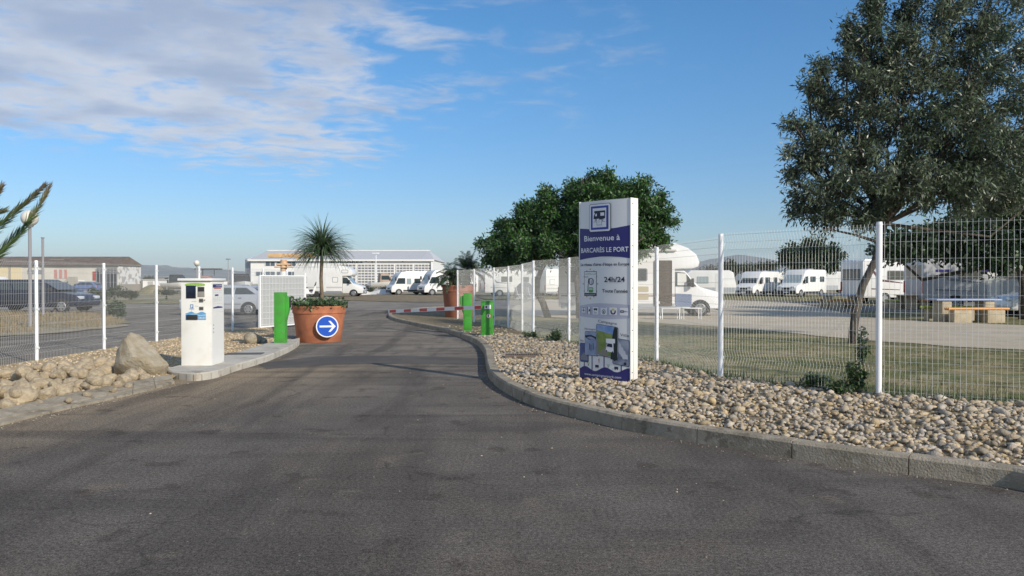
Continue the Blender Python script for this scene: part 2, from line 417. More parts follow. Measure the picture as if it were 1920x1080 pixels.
# ------------------------------------------------------------------ terrain
HAZE_D = 4200
g = MB(); g.add([(-6000, -2000, -.03), (6000, -2000, -.03), (6000, 6000, -.03), (-6000, 6000, -.03)], [(0, 1, 2, 3)])
tag(g.build('ground', m_soil), kind='structure')
hill_m = mat('hill_scrub', (.075, .085, .055), .95, c2=(.14, .13, .10), scale=.004)
def hills(x0, x1, D, prof, name):
    nx, ny = 120, 14; vs = []; fs = []
    for j in range(ny):
        for i in range(nx):
            x = x0 + (x1 - x0) * i / (nx - 1); t = j / (ny - 1)
            h = prof(x) * sin(min(1, t * 1.15) * pi / 2) ** 1.2 + (sin(x * .013 + j) + sin(x * .031 + 2 * j)) * 3 * t
            vs.append((x, D + 900 * t + 60 * sin(x * .01 + j), max(-.5, h) - .5 if j else -1))
    for j in range(ny - 1):
        for i in range(nx - 1): a = j * nx + i; fs.append((a, a + 1, a + nx + 1, a + nx))
    mb = MB(); mb.add(vs, fs); tag(mb.build(name, hill_m, smooth=True), kind='structure')
# silhouette heights from the elevation angle of the ridge
def ridge(pts, D):
    xs = [(a - 960) / F * D for a, b in pts]; zs = [CH + (525 - b) / F * D for a, b in pts]
    return lambda x: float(np.interp(x, xs, zs)) + 2.2 * sin(x * .02) + 1.4 * sin(x * .053)
hills(-3300, -900, 4000, ridge([(-200, 530), (40, 500), (200, 498), (268, 497), (330, 500), (400, 506), (470, 510), (560, 512), (640, 526)], 4900), 'hills')
hills(700, 2200, 4000, ridge([(1180, 530), (1260, 500), (1330, 486), (1372, 480), (1420, 487), (1470, 499), (1540, 508), (1700, 516), (1900, 530)], 4900), 'hills')

# ------------------------------------------------------------------ roads and beds
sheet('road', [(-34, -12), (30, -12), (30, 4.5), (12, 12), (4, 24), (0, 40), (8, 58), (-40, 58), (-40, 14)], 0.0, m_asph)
# far cross road behind the islands
sheet('road', [(-60, 58.5), (-40, 42), (-12, 44), (9, 36), (30, 44), (60, 47), (70, 60), (20, 62), (-20, 60), (-60, 70)], 0.004, m_asph2, jag=.25)
# darker strip of asphalt across the road
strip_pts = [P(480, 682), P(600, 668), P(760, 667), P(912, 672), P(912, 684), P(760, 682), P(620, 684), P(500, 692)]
sheet('road', [tuple(p[:2]) for p in strip_pts], 0.004, m_dark_strip)

KB = [P(*p) for p in [(2700, 1085), (2300, 995), (2100, 958), (1920, 921), (1867, 912), (1603, 877), (1399, 846), (1200, 812), (1100, 789), (1010, 765), (950, 738), (920, 714),
      (913, 697), (910, 680), (907, 664), (893, 647), (863, 633), (833, 622.5), (804, 616), (771, 609), (745, 603), (731, 597.5), (728, 592.5), (738, 587), (780, 580.5), (850, 577), (905, 575)]]
KC = resample(catmull(KB, 10), .12)
KC = [Vector((p.x, p.y, 0)) for p in KC]
def kz(y): return float(np.interp(y, [6, 12, 22, 40], [.155, .15, .12, .10]))
def offset(pts, d):
    o = []
    for i, p in enumerate(pts):
        t = (pts[min(i + 2, len(pts) - 1)] - pts[max(i - 2, 0)]).normalized()
        o.append(p + Vector((t.y, -t.x, 0)) * d)
    return o
KW = .16
KI = offset(KC, KW)
# kerb stones with narrow joints
kmb = MB(); seg = 8; i = 0
while i < len(KC) - 1:
    j = min(i + seg, len(KC) - 1); a = list(range(i, j + 1)); vs = []
    for q, k in enumerate(a):
        p = KC[k].copy(); t = KI[k].copy(); h = kz(p.y) + .002 * (hash((i, 3)) % 3)
        if q == 0 and i: d = (KC[k + 1] - KC[k]).normalized() * .004; p += d; t += d
        if q == len(a) - 1 and k < len(KC) - 1: d = (KC[k] - KC[k - 1]).normalized() * .004; p -= d; t -= d
        e = (t - p).normalized()
        vs += [p + Vector((0, 0, -.02)), p + e * .006 + Vector((0, 0, h - .022)), p + e * .028 + Vector((0, 0, h)), t + Vector((0, 0, h)), t + Vector((0, 0, -.02))]
    fs = [(5 * q + r, 5 * q + r + 1, 5 * (q + 1) + r + 1, 5 * (q + 1) + r) for q in range(len(a) - 1) for r in range(4)]
    fs += [(0, 1, 2, 3, 4), tuple(5 * (len(a) - 1) + r for r in (4, 3, 2, 1, 0))]
    kmb.add(vs, fs); i = j
tag(kmb.build('kerb', m_kerb), kind='structure')

FP = [(9.2, 5.3), (6.45, 7.55), (4.14, 8.9), (2.83, 10.7), (2.45, 13.36), (1.88, 15.75), (1.31, 18.15), (.54, 20.0), (.29, 22.7), (-.12, 25.1), (-.62, 26.9), (-1.4, 29.1), (-2.2, 31.9)]
kin = np.array([[p.x, p.y] for p in KI])
def dk(x, y):   # distance to the kerb's inner line
    return float(np.min(np.hypot(kin[:, 0] - x, kin[:, 1] - y)))
def bedz(x, y):
    k = kz(y) - .03; t = min(1, dk(x, y) / 1.8)
    return k + (gz(y) - k) * t if y < 40 else k
# bed inside the kerb: a grid surface clipped to the outline
bed_poly = [tuple(p[:2]) for p in KI] + [(-1.2, 45), (0.8, 38)] + [(x + .12, y + .12) for x, y in FP[::-1]] + [(14, 2.6)]
def grid_surface(name, poly, step, zf, m, kind='structure'):
    xs = [p[0] for p in poly]; ys = [p[1] for p in poly]
    mb = MB(); mb.add([(p[0], p[1], 0) for p in poly], [tuple(range(len(poly)))])
    bm = bmesh.new(); vs = [bm.verts.new(v) for v in mb.v]; bm.faces.new(vs)
    def cut(axis, lo, hi):
        c = lo + step
        while c < hi:
            co = [0, 0, 0]; no = [0, 0, 0]; co[axis] = c; no[axis] = 1
            bmesh.ops.bisect_plane(bm, geom=bm.verts[:] + bm.edges[:] + bm.faces[:], plane_co=co, plane_no=no); c += step
    bmesh.ops.triangulate(bm, faces=bm.faces)
    cut(0, min(xs), max(xs)); cut(1, min(ys), max(ys))
    for q in bm.verts: q.co.z = zf(q.co.x, q.co.y)
    bmesh.ops.triangulate(bm, faces=[f for f in bm.faces if len(f.verts) > 4])
    for f in bm.faces:
        f.normal_update()
        if f.normal.z < 0: f.normal_flip()
    me = bpy.data.meshes.new(name); bm.to_mesh(me); bm.free(); me.materials.append(m)
    me.polygons.foreach_set('use_smooth', [True] * len(me.polygons))
    return tag(link(name, me), kind=kind)
grid_surface('verge', bed_poly, .5, bedz, m_dirt)

# camp ground behind the fence
camp = [(x + .12, y + .12) for x, y in FP] + [(-2.0, 33), (0.8, 36), (6, 37.5), (16, 40), (30, 42), (60, 45), (60, 3), (14, 2.6)]
def campz(x, y): return gz(y) - .006 if y < 39 else .012 - 0.0
grid_surface('camp_ground', camp, 1.2, campz, m_grassg)
# pale gravel lane through the camp
lane = [P(1085, 600, .02), P(1190, 603, .03), P(1350, 614, .06), P(1500, 628, .08), P(1640, 642, .12), P(1800, 652, .14), P(2050, 664, .15), P(2600, 690, .2),
        P(2600, 640, .12), P(2050, 616, .06), P(1900, 610, .05), P(1760, 603, .05), P(1660, 598, .05), P(1600, 590, .04), P(1540, 577, .03), P(1480, 567, .02), P(1350, 562, .02), P(1150, 562, .02), P(1000, 562, .02), P(950, 580, .02), P(1000, 592, .02)]
lane_p = [tuple(p[:2]) for p in lane]
def jagged(poly, amp, step=.8):
    o = []
    for a, b in zip(poly, poly[1:] + poly[:1]):
        d = math.hypot(b[0] - a[0], b[1] - a[1]); n = max(1, int(d / step))
        for k in range(n):
            t = k / n; o.append((a[0] + (b[0] - a[0]) * t + rnd.uniform(-amp, amp), a[1] + (b[1] - a[1]) * t + rnd.uniform(-amp, amp)))
    return o
grid_surface('gravel_lane', jagged(lane_p, .16), 1.5, lambda x, y: max(campz(x, y), .012) + .012, m_path)
# dry grass strips far away
def strip_px(name, pts, z, m, jag=.3): return sheet(name, [tuple(P(a, b, z)[:2]) for a, b in pts], z, m, jag=jag)
strip_px('grass_verge', [(640, 563), (760, 566), (860, 566), (900, 562), (900, 552), (700, 552), (640, 555)], .03, m_dirt)
strip_px('grass_verge', [(900, 561), (1120, 562), (1480, 563), (1640, 572), (1640, 556), (1400, 551), (900, 553)], .03, m_grassg)
strip_px('grass_verge', [(-300, 640), (-60, 634), (60, 627), (160, 620), (232, 610), (236, 600), (190, 590), (120, 584), (-300, 590)], .03, m_soil)
strip_px('grass_verge', [(130, 566), (210, 569), (330, 570), (520, 568), (520, 562), (330, 563), (230, 562), (130, 556)], .03, m_grassg)

# left side: sloping kerb strip, concrete island, sandy bed
lo = [P(*p) for p in [(-420, 905), (-200, 850), (0, 799), (87, 777), (175, 757), (262, 737), (332, 718)]]
up = [P(*p, .09) for p in [(-420, 850), (-200, 812), (0, 769), (117, 742), (204, 725), (262, 713), (318, 703)]]
lc = resample(catmull(lo, 12), .1); uc0 = catmull(up, 12)
def nearest_t(pts, t):
    k = t * (len(pts) - 1); i = int(min(k, len(pts) - 2)); return pts[i] + (pts[i + 1] - pts[i]) * (k - i)
kmb = MB(); nL = len(lc); seg = 6; i = 0
while i < nL - 1:
    j = min(i + seg, nL - 1); vs = []; a = list(range(i, j + 1))
    for q, k in enumerate(a):
        e = .0
        if q == 0 and i: e = .06
        if q == len(a) - 1 and j < nL - 1: e = -.06
        t = (k + e) / (nL - 1); b = nearest_t(lc, t); c = nearest_t(uc0, t)
        b = Vector((b.x, b.y, 0)); c = Vector((c.x, c.y, 0)); m1 = b.lerp(c, .30)
        vs += [b + Vector((0, 0, -.02)), b + Vector((0, 0, .03)), m1 + Vector((0, 0, .042)), m1 + Vector((0, 0, .055)), c + Vector((0, 0, .10)), c + Vector((0, 0, -.02))]
    fs = [(6 * q + r, 6 * q + r + 1, 6 * (q + 1) + r + 1, 6 * (q + 1) + r) for q in range(len(a) - 1) for r in range(5)]
    fs += [(0, 1, 2, 3, 4, 5), tuple(6 * (len(a) - 1) + r for r in (5, 4, 3, 2, 1, 0))]
    kmb.add(vs, fs); i = j
tag(kmb.build('kerb', m_kerb), kind='structure')

isl_front = [P(*p) for p in [(306, 700), (318, 709), (345, 713), (373, 714), (408, 708), (446, 695), (496, 680), (525, 668), (548, 657), (560, 648), (562, 642)]]
isl_back = [P(*p, .12) for p in [(552, 636), (530, 637), (496, 645), (460, 656), (426, 666), (380, 675), (340, 684), (318, 690)]]
ifc = catmull(isl_front, 6); ifp = [Vector((p.x, p.y, 0)) for p in ifc]; ibp = [Vector((p.x, p.y, 0)) for p in isl_back]
outl = ifp + ibp; mb = MB(); n = len(outl); cen = sum(outl, Vector()) / n
def ins(p, d): return p + (cen - p).normalized() * d
vs = [p + Vector((0, 0, -.02)) for p in outl] + [p + Vector((0, 0, .105)) for p in outl] + [ins(p, .025) + Vector((0, 0, .125)) for p in outl]
fs = [(k, (k + 1) % n, n + (k + 1) % n, n + k) for k in range(n)] + [(n + k, n + (k + 1) % n, 2 * n + (k + 1) % n, 2 * n + k) for k in range(n)] + [tuple(range(2 * n, 3 * n))]
mb.add(vs, fs); tag(mb.build('traffic_island', m_conc), kind='structure')
# block joints on the island kerb line
mb = MB()
for k in range(4, len(ifp) - 2, 3):
    p = ifp[k]; t = (ifp[k + 1] - ifp[k - 1]).normalized(); nn = Vector((t.y, -t.x, 0))
    if nn.dot(cen - p) > 0: nn = -nn
    a = p + nn * .003; i2 = p - nn * .3
    mb.add([a + t * .004, a - t * .004, a - t * .004 + Vector((0, 0, .104)), a + t * .004 + Vector((0, 0, .104))], [(0, 1, 2, 3)])
    z = Vector((0, 0, .1275)); b0 = p - nn * .03
    mb.add([b0 + t * .004 + z, b0 - t * .004 + z, i2 - t * .004 + z, i2 + t * .004 + z], [(0, 1, 2, 3)])
tag(mb.build('kerb_joints', mat('joint_dirt', (.12, .10, .075), .9)), kind='structure')
sheet('verge', [(-9.15, 5), (-9.2, 15), (-9.0, 20), (-8.7, 24), (-8.1, 26.5)] + [tuple(P(a, b, .06)[:2]) for a, b in [(515, 625), (545, 634), (552, 640), (500, 650), (430, 672), (345, 695), (320, 712), (250, 724), (150, 745), (0, 778), (-200, 820), (-420, 860)]], .062, m_sand)
# small loose grit on the sand and along the edges
iv, iff = ico(1)
def stones(name, pts, sizes, m, flat=.66, seedv=1, smooth=True):
    rs = np.random.RandomState(seedv); n = len(pts)
    q = rs.normal(size=(n, 3)); q[:, 2] = np.abs(q[:, 2]) * .25; 
    az = rs.uniform(0, 2 * pi, n); tl = rs.normal(0, .35, n)
    sx = sizes * rs.uniform(.8, 1.35, n); sy = sizes * rs.uniform(.65, 1.0, n); sz = sizes * flat * rs.uniform(.7, 1.15, n)
    Ms = np.zeros((n, 3, 3)); ca, sa = np.cos(az), np.sin(az); ct, st = np.cos(tl), np.sin(tl)
    R = np.zeros((n, 3, 3)); R[:, 0, 0] = ca; R[:, 0, 1] = -sa * ct; R[:, 0, 2] = sa * st; R[:, 1, 0] = sa; R[:, 1, 1] = ca * ct; R[:, 1, 2] = -ca * st; R[:, 2, 1] = st; R[:, 2, 2] = ct
    S = np.stack([sx, sy, sz], 1); Ms = R * S[:, None, :]
    bv = iv.copy(); bv = bv * (1 + .16 * np.sin(bv[:, [1]] * 3.1 + bv[:, [0]] * 2.6 + seedv) + .12 * np.cos(bv[:, [2]] * 4 + bv[:, [0]] * 3))
    return mass(name, bv, iff, Ms, pts, m, smooth=smooth)
peb_m = mat('river_pebble', (.43, .335, .215), .9, c2=(.34, .285, .205), scale=9, island=.36, bump=.5, bscale=60, mixlo=.4, mixhi=.6)
grit_m = mat('tan_grit', (.50, .385, .24), .9, island=.35)

# pebble bed
fence_line = FP[:9]
peb_poly = [tuple(p[:2]) for p in KI if p.y < 20.6] + [(-.55, 21.8), (0.1, 21.4)] + [(x + .02, y + .02) for x, y in FP[7::-1]] + [(14, 2.6)]
pp = np.array(peb_poly); x0, y0 = pp.min(0); x1, y1 = pp.max(0)
N_ = 120000; X = nr.uniform(x0, x1, N_); Y = nr.uniform(y0, y1, N_); ok = inpoly(X, Y, peb_poly) & (X / np.maximum(Y, .1) < .78); X = X[ok]; Y = Y[ok]
def bedz_v(X, Y):
    d = np.min(np.hypot(kin[None, ::3, 0] - X[:, None], kin[None, ::3, 1] - Y[:, None]), axis=1)
    k = np.interp(Y, [6, 12, 22, 40], [.155, .15, .12, .10]) - .03; t = np.minimum(1, d / 1.8)
    gg = np.interp(Y, [5, 8.9, 10.7, 13.4, 18, 22, 28, 40], [.33, .29, .26, .19, .15, .10, .05, 0])
    return k + (gg - k) * t, d
X = X[:38000]; Y = Y[:38000]
Z, dd = bedz_v(X, Y); sz = nr.gamma(4.5, .0052, len(X)) + .011; sz = np.clip(sz, .013, .085) * .85
keep = dd > sz * .9; X, Y, Z, sz = X[keep], Y[keep], Z[keep], sz[keep]
Z = Z + sz * nr.uniform(-.15, .75, len(X))
cells = np.array([[1.33, 10.9]])
tag(stones('pebble_bed', np.stack([X, Y, Z], 1), sz, peb_m), 'rounded tan river pebbles filling the bed between kerb and fence', 'pebbles', kind='stuff')
# thin pebbles scattered over the earth near the cabinet and the lawn edge
nS = 500; X = nr.uniform(-3, 0.6, nS); Y = nr.uniform(19, 26, nS); ok = inpoly(X, Y, bed_poly); X, Y = X[ok], Y[ok]
Z, dd = bedz_v(X, Y); sz = nr.uniform(.012, .04, len(X)); k = dd > .05
tag(stones('scattered_pebbles', np.stack([X, Y, Z + .005], 1)[k], sz[k], peb_m), 'small pebbles strewn on bare earth beside the barrier cabinet', 'pebbles', kind='stuff')
sand_poly = [(-9.1, 8), (-9.1, 20), (-8.2, 26)] + [tuple(P(a, b, .06)[:2]) for a, b in [(540, 636), (500, 648), (430, 670), (345, 690), (318, 708), (250, 722), (150, 743), (0, 772)]]
X = nr.uniform(-9.3, -4, 16000); Y = nr.uniform(8, 26, 16000); ok = inpoly(X, Y, sand_poly); X, Y = X[ok][:6500], Y[ok][:6500]
tag(stones('loose_grit', np.stack([X, Y, np.full(len(X), .064)], 1), nr.uniform(.008, .028, len(X)), grit_m), 'loose tan grit over the sandy bed by the left fence', 'grit', kind='stuff')
# litter of grit along kerb foot on the road
pts = []
for p in KC[::1]:
    for _ in range(2):
        t = abs(rnd.gauss(0, .09)) + .01; e = (KI[KC.index(p)] - p).normalized(); q = p - e * t; pts.append((q.x + rnd.uniform(-.06, .06), q.y + rnd.uniform(-.06, .06), .003))
for p in lc:
    for _ in range(4): pts.append((p.x + abs(rnd.gauss(0, .12)), p.y - abs(rnd.gauss(0, .08)), .003))
for _ in range(140): pts.append((rnd.uniform(-5, 5), rnd.uniform(4, 20), .003))
pts = np.array([p for p in pts if True]); ins_ = inpoly(pts[:, 0], pts[:, 1], bed_poly); pts = pts[~ins_]
tag(stones('road_grit', pts, nr.uniform(.003, .010, len(pts)), peb_m), 'fine grit and crumbs lying along the kerbs on the asphalt', 'grit', kind='stuff')

# ------------------------------------------------------------------ boulders
boul_m = mat('boulder_stone', (.50, .41, .275), .95, c2=(.36, .285, .19), scale=2.6, bump=1, bscale=9, mixlo=.38, mixhi=.62, detail=9)
boul_m2 = mat('boulder_grey', (.38, .34, .27), .92, c2=(.27, .22, .14), scale=3.5, bump=.9, bscale=16, mixlo=.3, mixhi=.7)
def rock_mesh(seed, angular=.0, sub=3):
    v, f = ico(sub); rs = np.random.RandomState(seed); d = np.ones(len(v))
    for k in range(6):
        a = rs.normal(size=3); a /= np.linalg.norm(a); fr = rs.uniform(1.2, 3.4); d += .055 * np.sin(v @ a * fr + rs.uniform(0, 6))
    if angular:
        for k in range(9):
            a = rs.normal(size=3); a /= np.linalg.norm(a); c = rs.uniform(.62, .9); h = v @ a * d
            d = np.where(h > c, d * (c / np.maximum(h, 1e-6)) ** angular, d)
        d += .03 * np.sin(v[:, 0] * 9 + v[:, 2] * 7) * np.cos(v[:, 1] * 8)
    v = v * d[:, None]
    me = bpy.data.meshes.new('boulder'); me.from_pydata(v.tolist(), [], f.tolist()); me.polygons.foreach_set('use_smooth', [True] * len(f))
    if angular:
        try: me.set_sharp_from_angle(angle=radians(28))
        except Exception: pass
    return me
rmeshes = [rock_mesh(s + 3, [.35, .8, .55, .9, .2, .7, .85, .5][s], 3) for s in range(8)]
for me in rmeshes: me.materials.append(boul_m)
spots = []
row = [  # (x,y in the photo, half width in px)
 (14, 742, 22), (38, 748, 24), (60, 735, 20), (12, 760, 16), (72, 722, 18), (52, 716, 14), (100, 726, 18), (88, 741, 19), (120, 736, 17), (106, 712, 15), (132, 718, 14),
 (140, 733, 12), (150, 724, 16), (163, 738, 9), (176, 727, 15), (168, 713, 14), (194, 722, 17), (206, 714, 16), (180, 706, 17), (220, 722, 12), (198, 698, 15), (232, 714, 15), (246, 708, 16), (262, 702, 15), (272, 707, 9),
 (15, 704, 15), (35, 708, 16), (60, 703, 14), (85, 706, 12), (112, 700, 17), (92, 693, 16), (120, 690, 17), (138, 703, 10), (150, 692, 14), (160, 683, 15), (168, 693, 11), (192, 684, 15), (205, 684, 12), (222, 690, 12), (232, 696, 14), (300, 696, 14), (45, 690, 10), (10, 716, 10), (75, 752, 9), (18, 772 - 12, 9), (128, 748, 8), (212, 730, 7), (30, 728, 12), (240, 722, 8)]
for x, y, r in row:
    p = P(x, y, .1); s = r * p.y / F; spots.append((p, s))
rr2 = random.Random(3)
for _ in range(26):
    x = rr2.uniform(-20, 190); yb = 716 - .12 * (x - 20) + rr2.uniform(-10, 26) ; p = P(x, yb, .16); s = rr2.uniform(8, 17) * p.y / F; spots.append((Vector((p.x, p.y, .13)), s))
for _ in range(16):
    x = rr2.uniform(0, 300); yb = 690 - .1 * x + rr2.uniform(0, 20); p = P(x, yb, .1); s = rr2.uniform(5, 10) * p.y / F; spots.append((p, s))
GB = 'rounded tan boulders heaped behind the left kerb'
for k, (p, s) in enumerate(spots):
    me = rmeshes[(k * 5) % 8]; o = link('boulder', me); o.location = (p.x, p.y, (.06 if p.z < .12 else .15) + s * .45)
    o.scale = (s * rnd.uniform(1.0, 1.3), s * rnd.uniform(.8, 1.05), s * rnd.uniform(.62, .85)); o.rotation_euler = (rnd.uniform(-.3, .3), rnd.uniform(-.3, .3), rnd.uniform(0, 6.3))
    tag(o, 'rounded tan boulder in the low heap behind the left kerb strip', 'boulder', GB)
me = rock_mesh(31, .9, 4); me.materials.append(boul_m2); 
c = P(258, 702, .08)
for q in me.vertices:
    z = q.co.z; k = 1 - .30 * max(0, (z + .6)) / 1.5; q.co.x = q.co.x * k - .30 * max(z, 0); q.co.y *= k
o = link('boulder', me, None, (c.x, c.y + .15, .26)); o.scale = (.46, .36, .41); o.rotation_euler = (0, 0, .15)
tag(o, 'large pointed grey brown boulder standing left of the pay station', 'boulder')
me = rock_mesh(57, .8, 3); me.materials.append(boul_m2); c = P(474, 644, .06)
o = link('boulder', me, None, (c.x, c.y, .16)); o.scale = (.27, .22, .20); o.rotation_euler = (0, 0, .5)
tag(o, 'single grey boulder lying on the sand behind the pay station, near the green post', 'boulder')
me = rock_mesh(61, .5, 3); me.materials.append(boul_m2); c = P(489, 644, .06)
o = link('boulder', me, None, (c.x, c.y + .1, .11)); o.scale = (.15, .13, .10)
tag(o, 'smallest grey stone on the sand, right beside the green post', 'boulder')

# ------------------------------------------------------------------ mesh fences
def wire_panel(Lp=2.5, H=1.93, r=.0020, sp=.05):
    prof = []; FD = .042
    for (a, b) in ((1.93, 1.73), (1.14, .94), (.39, .19)):
        m_ = (a + b) / 2; prof += [(a, 0), (m_, FD), (b, 0)]
    zl = [(1.96, 0)] + prof + [(.02, 0)]
    mb = MB(); n = int(round(Lp / sp))
    for i in range(1, n):
        x = i * Lp / n; mb.tube([(x, -d, z) for z, d in zl], r, 3, False)
    for z, d in prof + [(1.54, 0), (1.34, 0), (.74, 0), (.56, 0), (.05, 0)]:
        mb.tube([(0.0, -d - .005, z), (Lp, -d - .005, z)], r, 3, False)
    return mb
pm = wire_panel().build('mesh_panel', wire_m); panel_me = pm.data; bpy.data.objects.remove(pm)
def post_mesh(H=1.96):
    mb = MB(); mb.cyl((0, 0, -.1), (0, 0, H), .033, n=14); mb.cyl((0, 0, H - .02), (0, 0, H + .015), .036, .03, n=14)
    for z in (.3, 1.04, 1.83): mb.box(-.025, .025, -.042, -.03, z - .02, z + .02)
    o = mb.build('post', white_gal, smooth=True, auto=True); me = o.data; bpy.data.objects.remove(o); return me
post_me = post_mesh()
def fence(pts, label, group=None):
    x0, y0, z0 = pts[0]; root = empty('wire_mesh_fence', (x0, y0, z0), 0, label, 'fence', group)
    for k, (x, y, z) in enumerate(pts):
        o = link('post', post_me, root, (x - x0, y - y0, z - z0)); 
        if k:
            a = pts[k - 1]; d = Vector((x - a[0], y - a[1], 0)); q = link('mesh_panel', panel_me, root, (a[0] - x0, a[1] - y0, (a[2] + z) / 2 - z0 + .01))
            q.rotation_euler = (0, 0, atan2(d.y, d.x)); q.scale = (d.length / 2.5, 1, 1)
            o.rotation_euler = (0, 0, atan2(d.y, d.x))
    return root
fence([(x, y, gz(y) - .01) for x, y in FP], 'white wire mesh fence curving behind the pebble bed on the right')
LF = [(-9.3, 7.7), (-9.2, 10.2), (-9.15, 12.7), (-9.1, 15.1), (-9.05, 17.5), (-8.92, 19.8), (-8.72, 22.0), (-8.5, 24.0), (-8.2, 26.0), (-8.05, 28.2)]
fence([(x, y, .0) for x, y in LF], 'white wire mesh fence behind the boulders and the pay station on the left')
# closed white leaf of grid at the end of the left fence
a = PD(487, 600, 25.4); b = PD(571, 600, 27.6)
root = empty('grid_gate', (a.x, a.y, 0), atan2(b.y - a.y, b.x - a.x), 'pale grey closely meshed gate leaf standing behind the green post and the planter', 'gate')
Lg = (b - a).length; mb = MB()
mb.box(-.03, .03, -.03, .03, 0, 1.72); mb.box(Lg - .04, Lg + .04, -.04, .04, 0, 1.84)
for z in (.08, 1.74): mb.box(0.0, Lg, -.02, .02, z - .02, z + .02)
mb.build('gate_frame', white_gal, root)
mb = MB(); nn = int(Lg / .016)
for i in range(nn): mb.box(i * Lg / nn, i * Lg / nn + .0075, -.004, .004, .1, 1.72)
for k in range(9): mb.box(0, Lg, -.016, -.005, .14 + k * .19, .165 + k * .19)
for k in range(14): mb.box(.1 + k * Lg / 14, .13 + k * Lg / 14, -.017, -.0045, .1, 1.72)
mb.build('mesh_infill', mat('pale_mesh', (.55, .56, .55), .5), root)

# ------------------------------------------------------------------ printed art laid on a surface
class Art:
    """flat shapes in (a, b) = metres right / up on a face, laid on it by surf(a, b, lift)"""
    def __init__(s, surf, mb=None): s.surf = surf; s.mb = mb or MB()
    def strip(s, a0, a1, top, bot, lift=.002, n=14):
        tf = top if callable(top) else (lambda a: top); bf = bot if callable(bot) else (lambda a: bot); vs = []
        for i in range(n + 1):
            a = a0 + (a1 - a0) * i / n; vs += [s.surf(a, bf(a), lift), s.surf(a, tf(a), lift)]
        s.mb.add(vs, [(2 * i, 2 * i + 2, 2 * i + 3, 2 * i + 1) for i in range(n)])
    def rect(s, a0, a1, b0, b1, lift=.002, n=4): s.strip(a0, a1, b1, b0, lift, n)
    def rrect(s, a0, a1, b0, b1, r, lift=.002, n=20, skew=0):
        def e(a):
            d = min(a - a0, a1 - a)
            return r - sqrt(max(0, r * r - (r - d) ** 2)) if d < r else 0
        s.strip(a0, a1, lambda a: b1 - e(a) + skew * (a - a0), lambda a: b0 + e(a) + skew * (a - a0), lift, n)
    def disc(s, a, b, r, lift=.002, n=20, ry=None):
        ry = ry or r
        s.strip(a - r, a + r, lambda t: b + ry * sqrt(max(0, 1 - ((t - a) / r) ** 2)), lambda t: b - ry * sqrt(max(0, 1 - ((t - a) / r) ** 2)), lift, n)
    def poly(s, pts, lift=.002): s.mb.add([s.surf(a, b, lift) for a, b in pts], [tuple(range(len(pts)))])
    def line(s, p, q, w, lift=.002):
        p = Vector(p); q = Vector(q); d = (q - p).normalized(); m = Vector((-d.y, d.x)) * w / 2
        s.poly([p - m, q - m, q + m, p + m], lift)
    def star(s, a, b, r, lift=.002):
        pts = [(a + (r if k % 2 == 0 else r * .42) * sin(k * pi / 5), b + (r if k % 2 == 0 else r * .42) * cos(k * pi / 5)) for k in range(10)]
        for k in range(0, 10, 2): s.poly([pts[k - 1], pts[k], pts[(k + 1) % 10], (a, b)], lift)
    def out(s, name, m, parent):
        me = bpy.data.meshes.new(name); me.from_pydata(s.mb.v, [], s.mb.f); me.materials.append(m); o = link(name, me, parent); s.mb = MB(); return o
def text_mesh(txt, bold=0.0, shear=0):
    cu = bpy.data.curves.new('txt', 'FONT'); cu.body = txt; cu.size = 1; cu.resolution_u = 3; cu.offset = bold; cu.shear = shear
    o = bpy.data.objects.new('txt', cu); col.objects.link(o); bpy.context.view_layer.update()
    dg = bpy.context.evaluated_depsgraph_get(); me = bpy.data.meshes.new_from_object(o.evaluated_get(dg))
    v = np.array([q.co[:2] for q in me.vertices]); f = [tuple(p.vertices) for p in me.polygons]
    bpy.data.objects.remove(o); bpy.data.curves.remove(cu); bpy.data.meshes.remove(me)
    return v, f
def lay_text(name, txt, surf, a0, a1, b, h, m, parent, bold=.0, lift=.004, cap=None, bend=None, shear=0, label=None):
    """text from a0 to a1 with baseline b and capital height h"""
    v, f = text_mesh(txt, bold, shear); w0, w1 = v[:, 0].min(), v[:, 0].max(); caph = cap or .70
    vs = []
    for x, y in v:
        a = a0 + (x - w0) / (w1 - w0) * (a1 - a0); bb = b + y / caph * h
        if bend: bb += bend(a)
        vs.append(surf(a, bb, lift))
    me = bpy.data.meshes.new(name); me.from_pydata([tuple(q) for q in vs], [], f); me.materials.append(m); o = link(name, me, parent)
    if label: o['label'] = label
    return o

# ------------------------------------------------------------------ the welcome pylon
SW, SH = .84, 2.47
A_ = PD(1087.5, 600, 11.25); B_ = PD(1181.5, 600, 10.62); Cc = (A_ + B_) / 2; rz = atan2(B_.y - A_.y, B_.x - A_.x); SW = (B_.xy - A_.xy).length
pyl = empty('welcome_pylon', (Cc.x, Cc.y, .232), rz, 'tall white and navy welcome pylon sign reading Bienvenue standing in the pebble bed', 'sign')
sag = .035
def ssurf(a, b, lift=0): return (a - SW / 2, -(sag * (1 - (2 * a / SW - 1) ** 2)) - lift, b)
mb = MB(); n = 24
vs = []
for i in range(n + 1):
    a = SW * i / n; x, y, _ = ssurf(a, 0); vs += [(x, y, -.12), (x, y, SH), (x, .145 + .02 * (1 - (2 * a / SW - 1) ** 2), -.12), (x, .145 + .02 * (1 - (2 * a / SW - 1) ** 2), SH)]
fs = []
for i in range(n):
    q = 4 * i; r = q + 4; fs += [(q, r, r + 1, q + 1), (q + 2, q + 3, r + 3, r + 2), (q + 1, r + 1, r + 3, q + 3), (q, q + 2, r + 2, r)]
mb.add(vs, fs); mb.build('panel', panel_w, pyl, smooth=True, auto=True)
